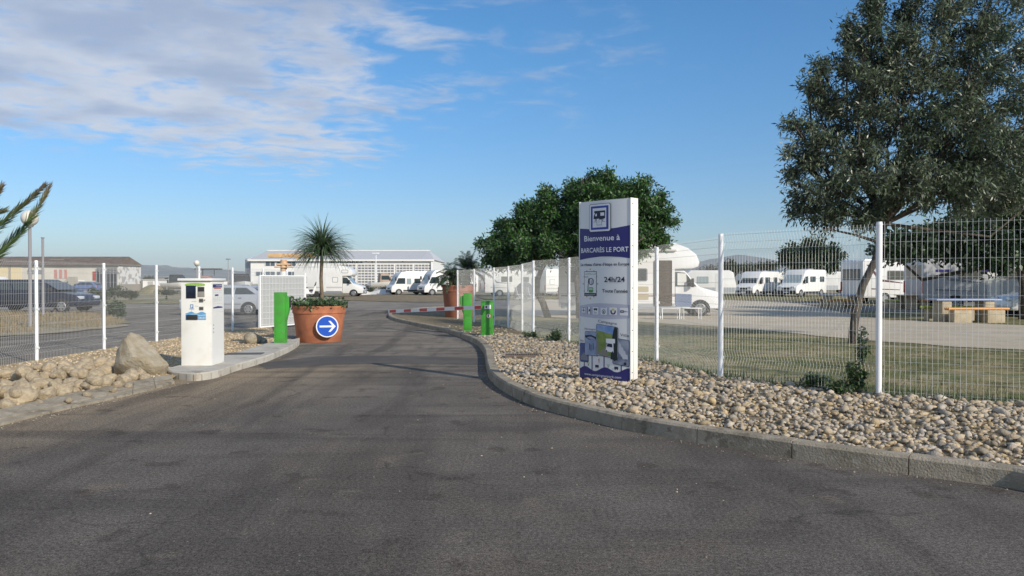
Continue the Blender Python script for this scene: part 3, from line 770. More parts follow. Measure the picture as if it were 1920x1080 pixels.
for sx in (-1, 1):
    mb = MB(); x = sx * SW / 2
    mb.box(min(x, x + sx * .014), max(x, x + sx * .014), -.008, .155, -.12, SH + .006)
    mb.box(min(x + sx * .0145, x + sx * .022), max(x + sx * .0145, x + sx * .022), .055, .085, -.12, SH + .002)
    mb.build('edge_profile', panel_edge, pyl, bevel=.003)
    for k in range(9): mb = MB(); mb.cyl((x + sx * .013, .028, .12 + k * .285), (x + sx * .019, .028, .12 + k * .285), .007, n=8); mb.build('screw', dark_pl, pyl)
U = lambda u: u * SW
V = lambda v: SH * (1 - v)
art = Art(ssurf)
wave_t = lambda a: V(np.interp(a / SW, [0, .25, .5, .75, 1], [.150, .158, .163, .158, .147]))
wave_b = lambda a: V(np.interp(a / SW, [0, .2, .45, .65, .85, 1], [.331, .322, .315, .3155, .320, .328]))
art.strip(0, SW, wave_t, wave_b, .002, 30); art.out('navy_band', navy, pyl)
wt = lambda a: V(.9525 + .012 * cos(a / SW * 3 * 2 * pi * .78 + 1.3) - .012 * (a / SW))
art.strip(0, SW, wt, -.12, .002, 40); art.out('navy_band', navy, pyl)
bt = lambda a: V(.577 + .018 * (2 * a / SW - 1) ** 2 * (1 if a < SW / 2 else .3)); bb_ = lambda a: V(.662 - .008 * (2 * a / SW - 1) ** 2)
art.strip(0, SW, bt, bb_, .0015, 24); art.out('icon_band', lav, pyl)
# service sign at the top
art.rrect(U(.225), U(.662), V(.176), V(.018), .02, .012); art.out('pictogram_rim', dark_pl, pyl)
art.rrect(U(.233), U(.654), V(.1735), V(.0205), .018, .0135); art.out('pictogram_rim', print_w, pyl)
blu = mat('sign_blue', (.03, .05, .33), .35)
art.rect(U(.265), U(.622), V(.163), V(.031), .0155); art.out('pictogram_frame', blu, pyl)
art.rect(U(.305), U(.582), V(.151), V(.043), .0175); art.out('pictogram_field', print_w, pyl)
X0, X1, Y0, Y1 = U(.325), U(.565), V(.135), V(.058)
def q(x, y): return (X0 + (X1 - X0) * x, Y0 + (Y1 - Y0) * y)
for pl in ([(.08, 1), (.98, 1), (1, .9), (.98, .42), (.86, .42), (.86, .36), (.5, .36), (.5, .42), (.0, .42), (.02, .62), (.14, .84), (.06, .86)],): art.poly([q(*p) for p in pl], .0195)
art.disc(*q(.2, .34), .016, .0200); art.disc(*q(.76, .34), .016, .0200)
art.line(q(.0, .20), q(.3, .20), .004, .02); art.line(q(.7, .20), q(1, .20), .004, .02)
art.line(q(.3, .24), q(.3, -.04), .004, .02); art.line(q(.7, .24), q(.7, -.04), .004, .02); art.line(q(.3, -.04), q(.7, -.04), .004, .02); art.line(q(.48, .36), q(.48, .12), .004, .02)
art.out('pictogram', ink, pyl)
art.rect(q(.6, 0)[0], q(.92, 0)[0], q(0, .62)[1], q(0, .86)[1], .0212); art.poly([q(.14, .62), q(.3, .62), q(.3, .8), q(.2, .8)], .0212); art.disc(*q(.2, .34), .008, .0212); art.disc(*q(.76, .34), .008, .0212)
art.out('pictogram', print_w, pyl)
lay_text('lettering', 'Bienvenue à', ssurf, U(.105), U(.825), V(.2255), .076, print_w, pyl, .012)
lay_text('lettering', 'BARCARÈS LE PORT', ssurf, U(.03), U(.975), V(.290), .064, print_w, pyl, .014)
lay_text('lettering', "Le réseau d'aires d'étape en Europe", ssurf, U(.025), U(.985), V(.366), .040, ink, pyl, .012)
lay_text('lettering', '24h/24', ssurf, U(.53), U(.91), V(.457), .070, ink, pyl, .016)
lay_text('lettering', "Toute l'année", ssurf, U(.49), U(.958), V(.5155), .046, ink, pyl, .014)
# network logo card and its ring of stars
art.rect(U(.104), U(.376), V(.537), V(.397), .002); art.out('logo_border', ink, pyl)
art.rect(U(.112), U(.368), V(.520), V(.400), .0035); art.out('logo_card', panel_w, pyl)
art.disc(U(.262), V(.455), .052, .0045, 24, .048); art.line((U(.205), V(.437)), (U(.185), V(.512)), .012, .0045); art.out('logo_mark', ink, pyl)
art.disc(U(.262), V(.455), .041, .0055, 24, .037); art.out('logo_mark', panel_w, pyl)
art.line((U(.225), V(.437)), (U(.222), V(.469)), .010, .0065); art.line((U(.262), V(.447)), (U(.262), V(.468)), .008, .0065); art.line((U(.292), V(.445)), (U(.285), V(.466)), .008, .0065); art.out('logo_mark', ink, pyl)
lgreen = mat('logo_green', (.07, .33, .06), .5)
art.rrect(U(.21), U(.305), V(.517), V(.488), .01, .0065); art.out('logo_van', lgreen, pyl)
art.rect(U(.225), U(.255), V(.502), V(.493), .0075); art.rect(U(.268), U(.292), V(.502), V(.493), .0075); art.out('logo_van', print_w, pyl)
lay_text('lettering', 'CAMPING-CAR', ssurf, U(.118), U(.362), V(.4165), .022, mat('olive_print', (.22, .30, .08), .5), pyl, 0)
lay_text('lettering', 'park', ssurf, U(.12), U(.2), V(.4315), .022, ink, pyl, 0)
lay_text('lettering', 'campingcarpark', ssurf, U(.125), U(.355), V(.5325), .018, print_w, pyl, 0, .0045)
gold = mat('gold_print', (.50, .33, .20), .5)
for k in range(12):
    t = 2 * pi * k / 12; art.star(U(.238) + sin(t) * .138, V(.468) + cos(t) * .205, .019, .0015)
art.out('stars', gold, pyl)
# row of service icons
for k, (a0, a1) in enumerate([(.05, .128), (.162, .27), (.294, .42), (.455, .59), (.625, .78), (.817, .972)]):
    t_, b_ = V(.5965), V(.6425); art.rrect(U(a0), U(a1), b_, t_, .008, .0025); art.out('icon_border', mat('icon_grey', (.30, .31, .38), .5), pyl)
    art.rrect(U(a0) + .003, U(a1) - .003, b_ + .003, t_ - .003, .006, .0035); art.out('service_icon', print_w, pyl)
    ac = (U(a0) + U(a1)) / 2; bc = (t_ + b_) / 2; w_ = U(a1) - U(a0); h_ = t_ - b_
    if k == 0:
        for yy in (.36, .0, -.36): art.rect(ac - w_ * .38, ac + w_ * .38, bc + yy * h_ - .004, bc + yy * h_ + .004, .0045)
        art.line((ac - .01, bc + .028), (ac + .01, bc - .02), .006, .0045); art.line((ac + .01, bc + .028), (ac - .01, bc - .02), .006, .0045)
    if k == 1:
        for sx in (-1, 1): art.rect(ac + sx * w_ * .34 - .006, ac + sx * w_ * .34 + .006, b_ + .006, t_ - .006, .0045)
        art.poly([(ac - .02, bc - .012), (ac + .018, bc - .012), (ac + .018, bc + .014), (ac, bc + .026), (ac - .006, bc)], .0045)
    if k == 2: art.rect(ac - .034, ac + .03, bc + .010, bc + .034, .0045); art.disc(ac - .02, bc + .008, .007, .0045, 8); art.disc(ac + .016, bc + .008, .007, .0045, 8)
    if k == 3:
        art.disc(ac, bc - .010, .032, .0045)
    if k == 4:
        for t0 in (210, 330): 
            for j in range(5):
                t = radians(t0 - 40 + 20 * j); art.disc(ac + cos(t) * .034, bc - .002 + sin(t) * .034, .011, .0045, 8)
    if k == 5: art.rrect(ac - w_ * .42, ac + .004, bc - .016, bc + .018, .012, .0045)
    art.out('service_icon', ink, pyl)
    if k == 2: lay_text('lettering', '35m', ssurf, ac - .034, ac + .02, bc - .040, .028, ink, pyl)
    if k == 3:
        art.disc(ac, bc - .010, .023, .0055); art.out('service_icon', print_w, pyl); art.rect(ac - .011, ac + .011, bc - .024, bc - .004, .0065); art.rect(ac - .007, ac - .003, bc - .004, bc + .006, .0065); art.rect(ac + .003, ac + .007, bc - .004, bc + .006, .0065); art.out('service_icon', ink, pyl)
        lay_text('lettering', 'SECURISE', ssurf, ac - .04, ac + .04, t_ - .016, .010, ink, pyl)
    if k == 4: art.disc(ac, bc + .024, .024, .0052, 16, .016); art.out('service_icon', mat('sun_yellow', (.72, .60, .10), .5), pyl)
    if k == 5:
        lay_text('lettering', 'Wi', ssurf, ac - w_ * .36, ac - .008, bc - .009, .02, print_w, pyl, .01, .006); lay_text('lettering', 'Fi', ssurf, ac + .012, ac + w_ * .4, bc - .009, .02, ink, pyl, .01, .005)
# picture cards on poles
for u0, va, vb in ((.105, .916, .965), (.28, .876, .975), (.528, .869, .975), (.85, .911, .96)): art.rect(U(u0) - .008, U(u0) + .008, V(vb), V(va), .0025); art.out('card_pole', navy, pyl)
tiny = Art(ssurf)
def card(a0, a1, vt, vb, skew, body, edge, lift): 
    art.rrect(U(a0), U(a1), V(vb), V(vt), .02, lift, 20, skew); art.out('card_border', edge, pyl)
    art.rrect(U(a0) + .005, U(a1) - .005, V(vb) + .006, V(vt) - .006, .018, lift + .001, 20, skew); art.out('poster_picture', body, pyl)
m_sky1 = mat('print_sky', (.14, .28, .58), .4, c2=(.42, .52, .70), scale=6); m_snow = mat('print_snow', (.36, .42, .56), .4, c2=(.24, .30, .45), scale=8)
m_sea = mat('print_sea', (.035, .06, .2), .4, c2=(.10, .14, .32), scale=8); m_town = mat('print_town', (.30, .34, .42), .4, c2=(.14, .17, .26), scale=9)
card(-.0 + .004, .205, .807, .916, 0, m_sea, ink, .0035)
card(.69, .996, .764, .911, -.10, m_town, ink, .0035)
card(.12, .42, .738, .876, 0, m_snow, ink, .0055)
card(.37, .80, .692, .869, -.09, m_sky1, ink, .008)
g1 = mat('print_field', (.13, .22, .04), .45, c2=(.26, .33, .08), scale=9); 
art.strip(U(.383), U(.787), lambda a: V(.728 + .045 * (a / SW - .383)) - .05 * (a / SW - .383), lambda a: V(.862) - .09 * (a - U(.37)), .0105, 12); art.out('poster_picture', g1, pyl)
art.poly([(U(.383), V(.775)), (U(.60), V(.80)), (U(.62), V(.875)), (U(.45), V(.868)), (U(.383), V(.855))], .0115); art.out('poster_picture', mat('print_path', (.26, .24, .19), .5), pyl)
art.poly([(U(.66), V(.885)), (U(.787), V(.89)), (U(.787), V(.712)), (U(.735), V(.705)), (U(.71), V(.73)), (U(.69), V(.77))], .0112); art.out('poster_picture', mat('print_tree', (.012, .02, .02), .5), pyl)
art.rect(U(.575), U(.745), V(.796), V(.772), .0125); art.poly([(U(.565), V(.842)), (U(.72), V(.848)), (U(.715), V(.796)), (U(.60), V(.792))], .0125); art.out('poster_picture', print_w, pyl)
art.poly([(U(.59), V(.816)), (U(.70), V(.820)), (U(.69), V(.80)), (U(.605), V(.798))], .0135); art.disc(U(.585), V(.84), .012, .0135, 8); art.disc(U(.70), V(.846), .012, .0135, 8); art.out('poster_picture', ink, pyl)
art.poly([(U(.13), V(.762)), (U(.27), V(.758)), (U(.41), V(.772)), (U(.41), V(.787)), (U(.22), V(.785)), (U(.13), V(.772))], .0078)
for uu, vv in ((.232, .825), (.262, .83), (.31, .822)): art.rect(U(uu) - .006, U(uu) + .006, V(vv + .018), V(vv - .018), .0078, 1)
art.out('poster_picture', ink, pyl)
art.poly([(U(.02), V(.89)), (U(.10), V(.86)), (U(.19), V(.885)), (U(.19), V(.905)), (U(.02), V(.905))], .006); art.out('poster_picture', mat('print_grey', (.22, .23, .26), .5), pyl)
for k in range(5): art.poly([(U(.72 + .03 * k), V(.80 + .012 * k)), (U(.80 + .04 * k), V(.775 + .02 * k)), (U(.83 + .035 * k), V(.80 + .02 * k)), (U(.76 + .03 * k), V(.825 + .014 * k))], .006 + .0003 * k)
art.out('poster_picture', mat('print_silver', (.50, .52, .58), .4), pyl)
art.disc(U(.735), V(.885), .022, .008, 12); art.disc(U(.92), V(.905), .02, .008, 12); art.out('poster_picture', ink, pyl)
lay_text('lettering', 'Campagne', ssurf, U(.41), U(.77), V(.683), .036, ink, pyl, -.004, bend=lambda a: -.09 * (a - U(.41)))
lay_text('lettering', 'Montagne', ssurf, U(.115), U(.355), V(.730), .026, ink, pyl, -.004)
lay_text('lettering', 'Mer', ssurf, U(.012), U(.10), V(.8005), .028, ink, pyl, -.004)
lay_text('lettering', 'Ville', ssurf, U(.83), U(.985), V(.7535), .036, ink, pyl, -.002, bend=lambda a: -.08 * (a - U(.83)))
lay_text('lettering', 'www.campingcarpark.com', ssurf, U(.11), U(.85), V(.989), .034, print_w, pyl, .004, shear=.1)
for uu in (.385, .76): art.rect(U(uu) - .032, U(uu) + .032, V(.938), V(.925), .003); art.disc(U(uu) - .018, V(.94), .008, .003, 8); art.disc(U(uu) + .018, V(.94), .008, .003, 8)
art.out('small_print', ink, pyl)
for uu, mm in ((.41, .893),): 
    for k in range(4): art.poly([(U(uu) + k * .004, V(mm + .006 * k)), (U(uu) + .025, V(mm + .006 * k - .008)), (U(uu) + .012, V(mm + .006 * k + .006))], .003)
art.out('small_print', mat('coral_print', (.55, .16, .10), .5), pyl)
for uu in (.20, .61):
    for k in range(3): art.line((U(uu), V(.935)), (U(uu) + .022 * (k - 1), V(.915)), .004, .003)
art.out('small_print', lgreen, pyl)

# ------------------------------------------------------------------ pay station
c = P(340, 685.5, .124); pw, pdp, ph = .52, .60, 1.46
ps = empty('pay_station', (c.x + pw / 2, c.y + pdp / 2, .124), 0, 'white ticket pay station cabinet with screen on the concrete island', 'pay station')
mb = MB(); mb.box(-pw / 2, pw / 2, -pdp / 2, pdp / 2, 0, ph); mb.build('cabinet', mat('cabinet_white', (.79, .775, .72), .4, c2=(.72, .695, .62), scale=3, mixlo=.48, mixhi=.68, detail=9), ps, bevel=.006)
mb = MB(); mb.box(-pw / 2 - .045, pw / 2 + .03, -pdp / 2 - .045, pdp / 2 + .03, ph + .002, ph + .045); mb.build('roof', white, ps, bevel=.01)
mb = MB(); mb.box(pw / 2 + .0005, pw / 2 + .003, -pdp / 2 + .03, pdp / 2 - .02, .03, ph - .56); mb.box(pw / 2 + .0005, pw / 2 + .003, -pdp / 2 + .03, pdp / 2 - .02, ph - .545, ph - .03); mb.build('side_door', mat('cabinet_side', (.76, .755, .72), .38), ps)
fs_ = lambda a, b, l=0: (a - pw / 2, -pdp / 2 - l, b)
pa = Art(fs_); kx, ky = .52 / 332, 1.46 / 888
def px_(x): return (x - 60) * kx
def py_(y): return (993 - y) * ky
pa.strip(px_(104), px_(326), lambda a: py_(142) + .026 * sqrt(max(0, 1 - ((a - px_(215)) / (px_(326) - px_(104)) * 2) ** 2)), lambda a: py_(150) - .02 * sqrt(max(0, 1 - ((a - px_(215)) / (px_(326) - px_(104)) * 2) ** 2)), .004, 24); pa.out('header_sticker', mat('header_green', (.26, .46, .07), .4), ps)
lay_text('lettering', 'Camping-car park', fs_, px_(135), px_(305), py_(151), .011, print_w, ps, 0, .006)
mb = MB(); mb.box(px_(118) - pw / 2, px_(224) - pw / 2, -pdp / 2 - .012, -pdp / 2 - .001, py_(287), py_(153)); mb.build('screen', mat('screen_dark', (.012, .018, .035), .08), ps, bevel=.003)
mb = MB(); mb.box(px_(245) - pw / 2, px_(320) - pw / 2, -pdp / 2 - .01, -pdp / 2 - .001, py_(272), py_(166)); mb.build('card_reader', mat('reader_grey', (.30, .28, .25), .4), ps, bevel=.003)
mb = MB(); mb.box(px_(249) - pw / 2, px_(316) - pw / 2, -pdp / 2 - .014, -pdp / 2 - .0105, py_(215), py_(170)); mb.build('reader_screen', dark_pl, ps)
for (x0_, x1_, y0_, y1_) in ((262, 306, 290, 328), (262, 307, 375, 410)):
    mb = MB(); mb.box(px_(x0_) - pw / 2, px_(x1_) - pw / 2, -pdp / 2 - .012, -pdp / 2 - .001, py_(y1_), py_(y0_)); s_ = mb.build('card_slot', mat('slot_grey', (.12, .115, .11), .4), ps, bevel=.003)
    mb = MB(); mb.box(px_(x0_ + 8) - pw / 2, px_(x1_ - 8) - pw / 2, -pdp / 2 - .015, -pdp / 2 - .0125, py_((y0_ + y1_) / 2 + 3), py_((y0_ + y1_) / 2 - 3)); mb.build('slit', dark_pl, s_)
mb = MB(); mb.cyl((px_(321) - pw / 2, -pdp / 2 - .012, py_(305)), (px_(321) - pw / 2, -pdp / 2, py_(305)), .011, n=12); mb.build('lock', chrome, ps)
pa.strip(px_(110), px_(334), lambda a: py_(436 + 9 * cos((a - px_(110)) * 34) * 1.0), lambda a: py_(513), .003, 30); pa.out('wave_sticker', mat('wave_blue', (.12, .33, .56), .4), ps)
pa.strip(px_(110), px_(334), lambda a: py_(452 + 8 * sin((a - px_(110)) * 30)), lambda a: py_(470), .004, 30); pa.out('wave_sticker', mat('wave_pale', (.24, .46, .66), .4), ps)
mb = MB(); mb.box(px_(120) - pw / 2, px_(242) - pw / 2, -pdp / 2 - .016, -pdp / 2 - .004, py_(512), py_(460)); mb.build('ticket_tray', dark_pl, ps, bevel=.004)
lay_text('lettering', 'BIENVENUE', fs_, px_(252), px_(330), py_(475), .014, print_w, ps, 0, .006); lay_text('lettering', '24h/24', fs_, px_(252), px_(330), py_(500), .024, print_w, ps, .02, .006)
lay_text('lettering', 'Barcarès', fs_, px_(180), px_(230), py_(322), .015, mat('soft_grey_print', (.35, .38, .42), .5), ps, 0, .004); lay_text('lettering', 'le port', fs_, px_(215), px_(256), py_(372), .016, MATS['soft_grey_print'], ps, 0, .004, shear=.4)
pa.rect(px_(160), px_(196), py_(392), py_(350), .003); pa.line((px_(178), py_(400)), (px_(178), py_(440)), .004, .003); pa.rect(px_(148), px_(205), py_(402), py_(396), .003); pa.out('logo_sticker', mat('logo_blue', (.16, .28, .48), .5), ps)
lay_text('lettering', 'P', fs_, px_(170), px_(188), py_(386), .045, print_w, ps, .03, .005)
ss_ = lambda a, b, l=0: (pw / 2 + .003 + l, a - pdp / 2, b)
pa = Art(ss_); ks = pdp / 112
def sx_(x): return (x - 390) * ks
for nm, x0_, x1_, y0_, y1_, mm in (('sticker', 402, 482, 140, 176, navy), ('sticker', 412, 474, 180, 190, mat('stripe_red', (.5, .12, .08), .5)), ('sticker', 420, 450, 248, 265, navy)):
    pa.rect(sx_(x0_), sx_(x1_), py_(y1_), py_(y0_), .002); pa.out(nm, mm, ps)
lay_text('lettering', 'TARIFS', ss_, sx_(425), sx_(478), py_(164), .022, print_w, ps, 0, .004)
pa.strip(sx_(405), sx_(486), lambda a: py_(374 + 10 * abs(2 * (a - sx_(405)) / (sx_(486) - sx_(405)) - 1)), lambda a: py_(396), .002); pa.out('sticker', navy, ps)
for yy in (208, 228, 285, 300, 318, 346):
    for k in range(5): pa.rect(sx_(405 + k * 16), sx_(405 + k * 16 + rnd.uniform(7, 12)), py_(yy + 3), py_(yy), .002, 1)
pa.out('small_print', MATS['soft_grey_print'], ps)
mb = MB()
for yy in (570, 608, 645): mb.cyl((pw / 2 + .003, sx_(402) - pdp / 2 + .02, py_(yy)), (pw / 2 + .012, sx_(402) - pdp / 2 + .02, py_(yy)), .007, n=8)
mb.build('locks', dark_pl, ps)

# ------------------------------------------------------------------ green access posts, barrier
def green_post(px, py, z, wpx, hpx, label, flip=1, rz=0):
    c = P(px, py, z); k = c.y / F; wd = wpx * k; h = hpx * k
    r = empty('access_post', (c.x, c.y, z), rz, label, 'access post')
    mb = MB(); mb.box(-wd / 2, wd / 2, -.09, .13, 0, h); mb.build('column', green_p, r, bevel=.006)
    mb = MB(); s = flip; mb.prism([(s * wd / 2, h * .42), (s * (wd / 2 + .09), h * .70), (s * (wd / 2 + .09), h * .915), (s * wd / 2, h * .925)], -.05, .11); mb.build('reader_hood', green_p, r, bevel=.004)
    mb = MB(); mb.prism([(s * (wd / 2 + .092), h * .70), (s * (wd / 2 + .100), h * .70), (s * (wd / 2 + .100), h * .905), (s * (wd / 2 + .092), h * .905)], -.03, .09); mb.build('reader_face', dark_pl, r)
    mb = MB(); mb.box(-wd / 2 + .03, wd / 2 - .03, -.094, -.0905, .05, h * .38); mb.build('service_door', green_p, r, bevel=.002)
    mb = MB(); mb.cyl((wd / 2 - .06, -.102, h * .22), (wd / 2 - .06, -.0945, h * .22), .014, n=10); mb.build('lock', chrome, r)
    mb = MB(); mb.box(-wd / 2 - .02, wd / 2 + .02, -.11, .15, -.03, .008); mb.build('base_plate', mat('galvanised', (.4, .41, .4), .45, .6), r)
    return r
green_post(526, 643, .126, 20, 95, 'bright green access post with slanted reader box at the end of the concrete island', 1)
green_post(877, 620.5, bedz(*P(877, 620, .13).xy), 16, 71, 'bright green access post behind the barrier arm, near the second planter', -1)
c = P(913, 629.5, bedz(*P(913, 630, .13).xy)); cz = c.z; k = c.y / F; wd = 22 * k; h = 65 * k
bar = empty('barrier_gate', (c.x, c.y, cz), radians(-4), 'lowered red and white barrier arm on a bright green cabinet', 'barrier')
mb = MB(); mb.box(-wd / 2, wd / 2, -.02, .34, 0, h - .03); mb.build('cabinet', green_p, bar, bevel=.006)
mb = MB(); mb.box(-wd / 2 - .008, wd / 2 + .008, -.03, .35, h - .029, h + .004); mb.build('lid', green_p, bar, bevel=.006)
mb = MB(); mb.box(-wd / 2 - .06, wd / 2 + .06, -.1, .4, -.06, .012); mb.build('footing', m_conc, bar)
mb = MB(); mb.cyl((.03, -.10, h - .155), (.03, -.01, h - .155), .045, n=14); mb.build('hub', dark_pl, bar)
armL = 190 * k * 1.1; xe = wd / 2 - .01
# the arm lies across the road towards the left, its tip a little farther off
tipx = -(armL); arm_e = empty('barrier_arm', (.02, -.13, h - .155), radians(0)); arm_e.parent = bar
tip = PD(729, 584, 26.6); loc = Vector((tip.x - c.x, tip.y - c.y, 0)); loc.rotate(Euler((0, 0, radians(4)))); 
la = sqrt((loc.x - .02) ** 2 + (loc.y + .13) ** 2); rise = atan2(tip.z - (cz + h - .155), la)
arm_e.rotation_euler = Euler((0, 0, atan2(loc.y + .13, loc.x - .02)), 'XYZ')
cur = -.14; red = False; segs_ = []
pat = [(-.16, .10, 0)]; n_s = 13; L0 = .10
step = (la - L0) / 11.4
x = L0; redp = True
for i in range(12):
    e = min(la, x + step * (1.0 if redp else 1.05)); pat.append((x, e, 1 if redp else 0)); x = e; redp = not redp
arm_w = mat('arm_white', (.84, .84, .80), .4); arm_r = mat('arm_red', (.62, .025, .025), .4)
mbw = MB(); 
for x0_, x1_, r_ in pat:
    mbw.mi = 0; z0 = tan(rise) * x0_; z1 = tan(rise) * x1_
    vs = [(x0_, y, z0 + zz_) for y in (-.02, .02) for zz_ in (-.055, .055)] + [(x1_, y, z1 + zz_) for y in (-.02, .02) for zz_ in (-.055, .055)]
    mbw.add(vs, [(0, 1, 5, 4), (2, 6, 7, 3), (1, 3, 7, 5), (0, 4, 6, 2)] + ([(0, 2, 3, 1)] if x0_ < 0 else []) + ([(4, 5, 7, 6)] if x1_ >= la - 1e-6 else []))
mbw.build('beam', arm_w, arm_e)
mr_ = MB()
for x0_, x1_, r_ in pat:
    if not r_: continue
    z0 = tan(rise) * x0_; z1 = tan(rise) * x1_
    for sy in (-1, 1): mr_.add([(x0_ + .02, sy * .0225, z0 - .044), (x1_ - .02, sy * .0225, z1 - .044), (x1_ - .02, sy * .0225, z1 + .044), (x0_ + .02, sy * .0225, z0 + .044)], [(0, 1, 2, 3)])
mr_.build('red_stripes', arm_r, arm_e)
mb = MB(); mb.cyl((0, .021, 0), (0, .035, 0), .03, n=12); mb.build('bolt', dark_pl, arm_e)
ds = lambda a, b, l=0: (a, -.021 - l, b)
da = Art(ds); da.disc(.045, h - .40, .062, .002); da.out('warning_disc', arm_r, bar); da.disc(.045, h - .40, .052, .004); da.out('warning_disc', print_w, bar)
da.disc(.045, h - .368, .010, .006, 8); da.poly([(.033, h - .38), (.057, h - .38), (.062, h - .44), (.050, h - .415), (.040, h - .415), (.028, h - .44)], .006); da.line((.02, h - .395), (.07, h - .385), .008, .006); da.out('pedestrian_symbol', ink, bar)
mb = MB(); mb.box(wd / 2 + .001, wd / 2 + .012, .1, .16, h * .5, h * .58); mb.build('lock_plate', dark_pl, bar)

# drain grates
def grate(px, py, z, wd, dp, label, rz=0):
    c = P(px, py, z); r = empty('drain_grate', (c.x, c.y, z), rz, label, 'drain grate')
    mb = MB(); mb.box(-wd / 2, wd / 2, -dp / 2, -dp / 2 + .02, -.02, .03); mb.box(-wd / 2, wd / 2, dp / 2 - .02, dp / 2, -.02, .03); mb.box(-wd / 2, -wd / 2 + .02, -dp / 2 + .02, dp / 2 - .02, -.02, .03); mb.box(wd / 2 - .02, wd / 2, -dp / 2 + .02, dp / 2 - .02, -.02, .03); mb.build('rim', mat('rusty_iron', (.16, .12, .09), .8), r)
    mb = MB(); nb = int(wd / .035)
    for i in range(nb): x = -wd / 2 + .03 + i * .035; mb.box(x, x + .018, -dp / 2 + .02, dp / 2 - .02, .0, .024)
    mb.build('bars', MATS['rusty_iron'], r)
grate(978, 667, bedz(*P(978, 667, .17).xy) + .045, .62, .34, 'rusty rectangular iron grate lying among the pebbles left of the pylon')
c = P(458, 663.5, .127); mb = MB(); mb.box(-.36, .36, -.16, .16, 0, .012)
o = mb.build('cover_plate', mat('dark_steel', (.10, .10, .105), .6, .3), None, bevel=.002, loc=c); o.rotation_euler = (0, 0, radians(6)); tag(o, 'flat dark steel cover plate on the pale concrete island', 'cover plate')

# ------------------------------------------------------------------ planters, yucca
leafg = mat('leaf_green', (.045, .10, .03), .55, c2=(.07, .13, .04), scale=8, island=.4, trans=.25)
leafd = mat('leaf_dark', (.028, .062, .026), .55, island=.4, trans=.2)
terra_shaded = mat('shaded_terracotta', (.36, .13, .07), .85, c2=(.28, .11, .065), scale=4)  # browner copy of the clay, with the fence's shade put into its colour
def planter(name, c, r, h, label, pm_=None):
    rt = empty(name, c, 0, label, 'planter'); mb = MB()
    mb.lathe([(0.0, 0), (r * .80, 0), (r * .815, .012), (r * .955, h * .79), (r * .985, h * .80), (r * .99, h * .835), (r * .985, h * .93), (r * 1.0, h * .945), (r * 1.0, h * .99), (r * .985, h), (r * .93, h), (r * .92, h * .985), (r * .90, h * .86), (0, h * .86)], 56)
    mb.build('pot', pm_ or terra, rt, smooth=True, auto=True)
    mb = MB(); mb.lathe([(0, h * .9), (r * .905, h * .885)], 24); mb.build('potting_soil', m_dirt, rt)
    return rt
def low_plants(rt, r, h, n, m, seed=1, size=.1, hh=.2):
    rs = np.random.RandomState(seed); t = rs.uniform(0, 2 * pi, n); q = r * np.sqrt(rs.uniform(0, 1, n)); bump_ = .55 + .45 * np.sin(t * 3 + seed) * np.cos(q * 9)
    z = h * .93 + rs.uniform(0, 1, n) ** .8 * hh * bump_
    d = np.stack([np.cos(t) * .8, np.sin(t) * .8, rs.uniform(-.2, 1, n)], 1) + rs.normal(0, .5, (n, 3)); Ms = frames(d, rs.normal(size=(n, 3)) + [0, 0, 1.2]) * (size * rs.uniform(.6, 1.3, n))[:, None, None]
    bv = [(0, 0, 0), (.32, .4, .05), (0, 1, -.1), (-.32, .4, .05)]
    return mass('foliage', bv, [(0, 1, 2, 3)], Ms, np.stack([q * np.cos(t), q * np.sin(t), z], 1), m, rt)
D1 = 20.6; c1 = PD(598.5, 600, D1); pr = 49.5 * D1 / F; ph_ = 67 * D1 / F
p1 = planter('round_planter', (c1.x, c1.y, 0), pr, ph_, 'large round terracotta planter with a blue arrow sign on its side')
o = low_plants(p1, pr * 1.02, ph_, 1500, mat('succulent_green', (.06, .12, .04), .5, island=.45, trans=.15), 3, .085, .30); 
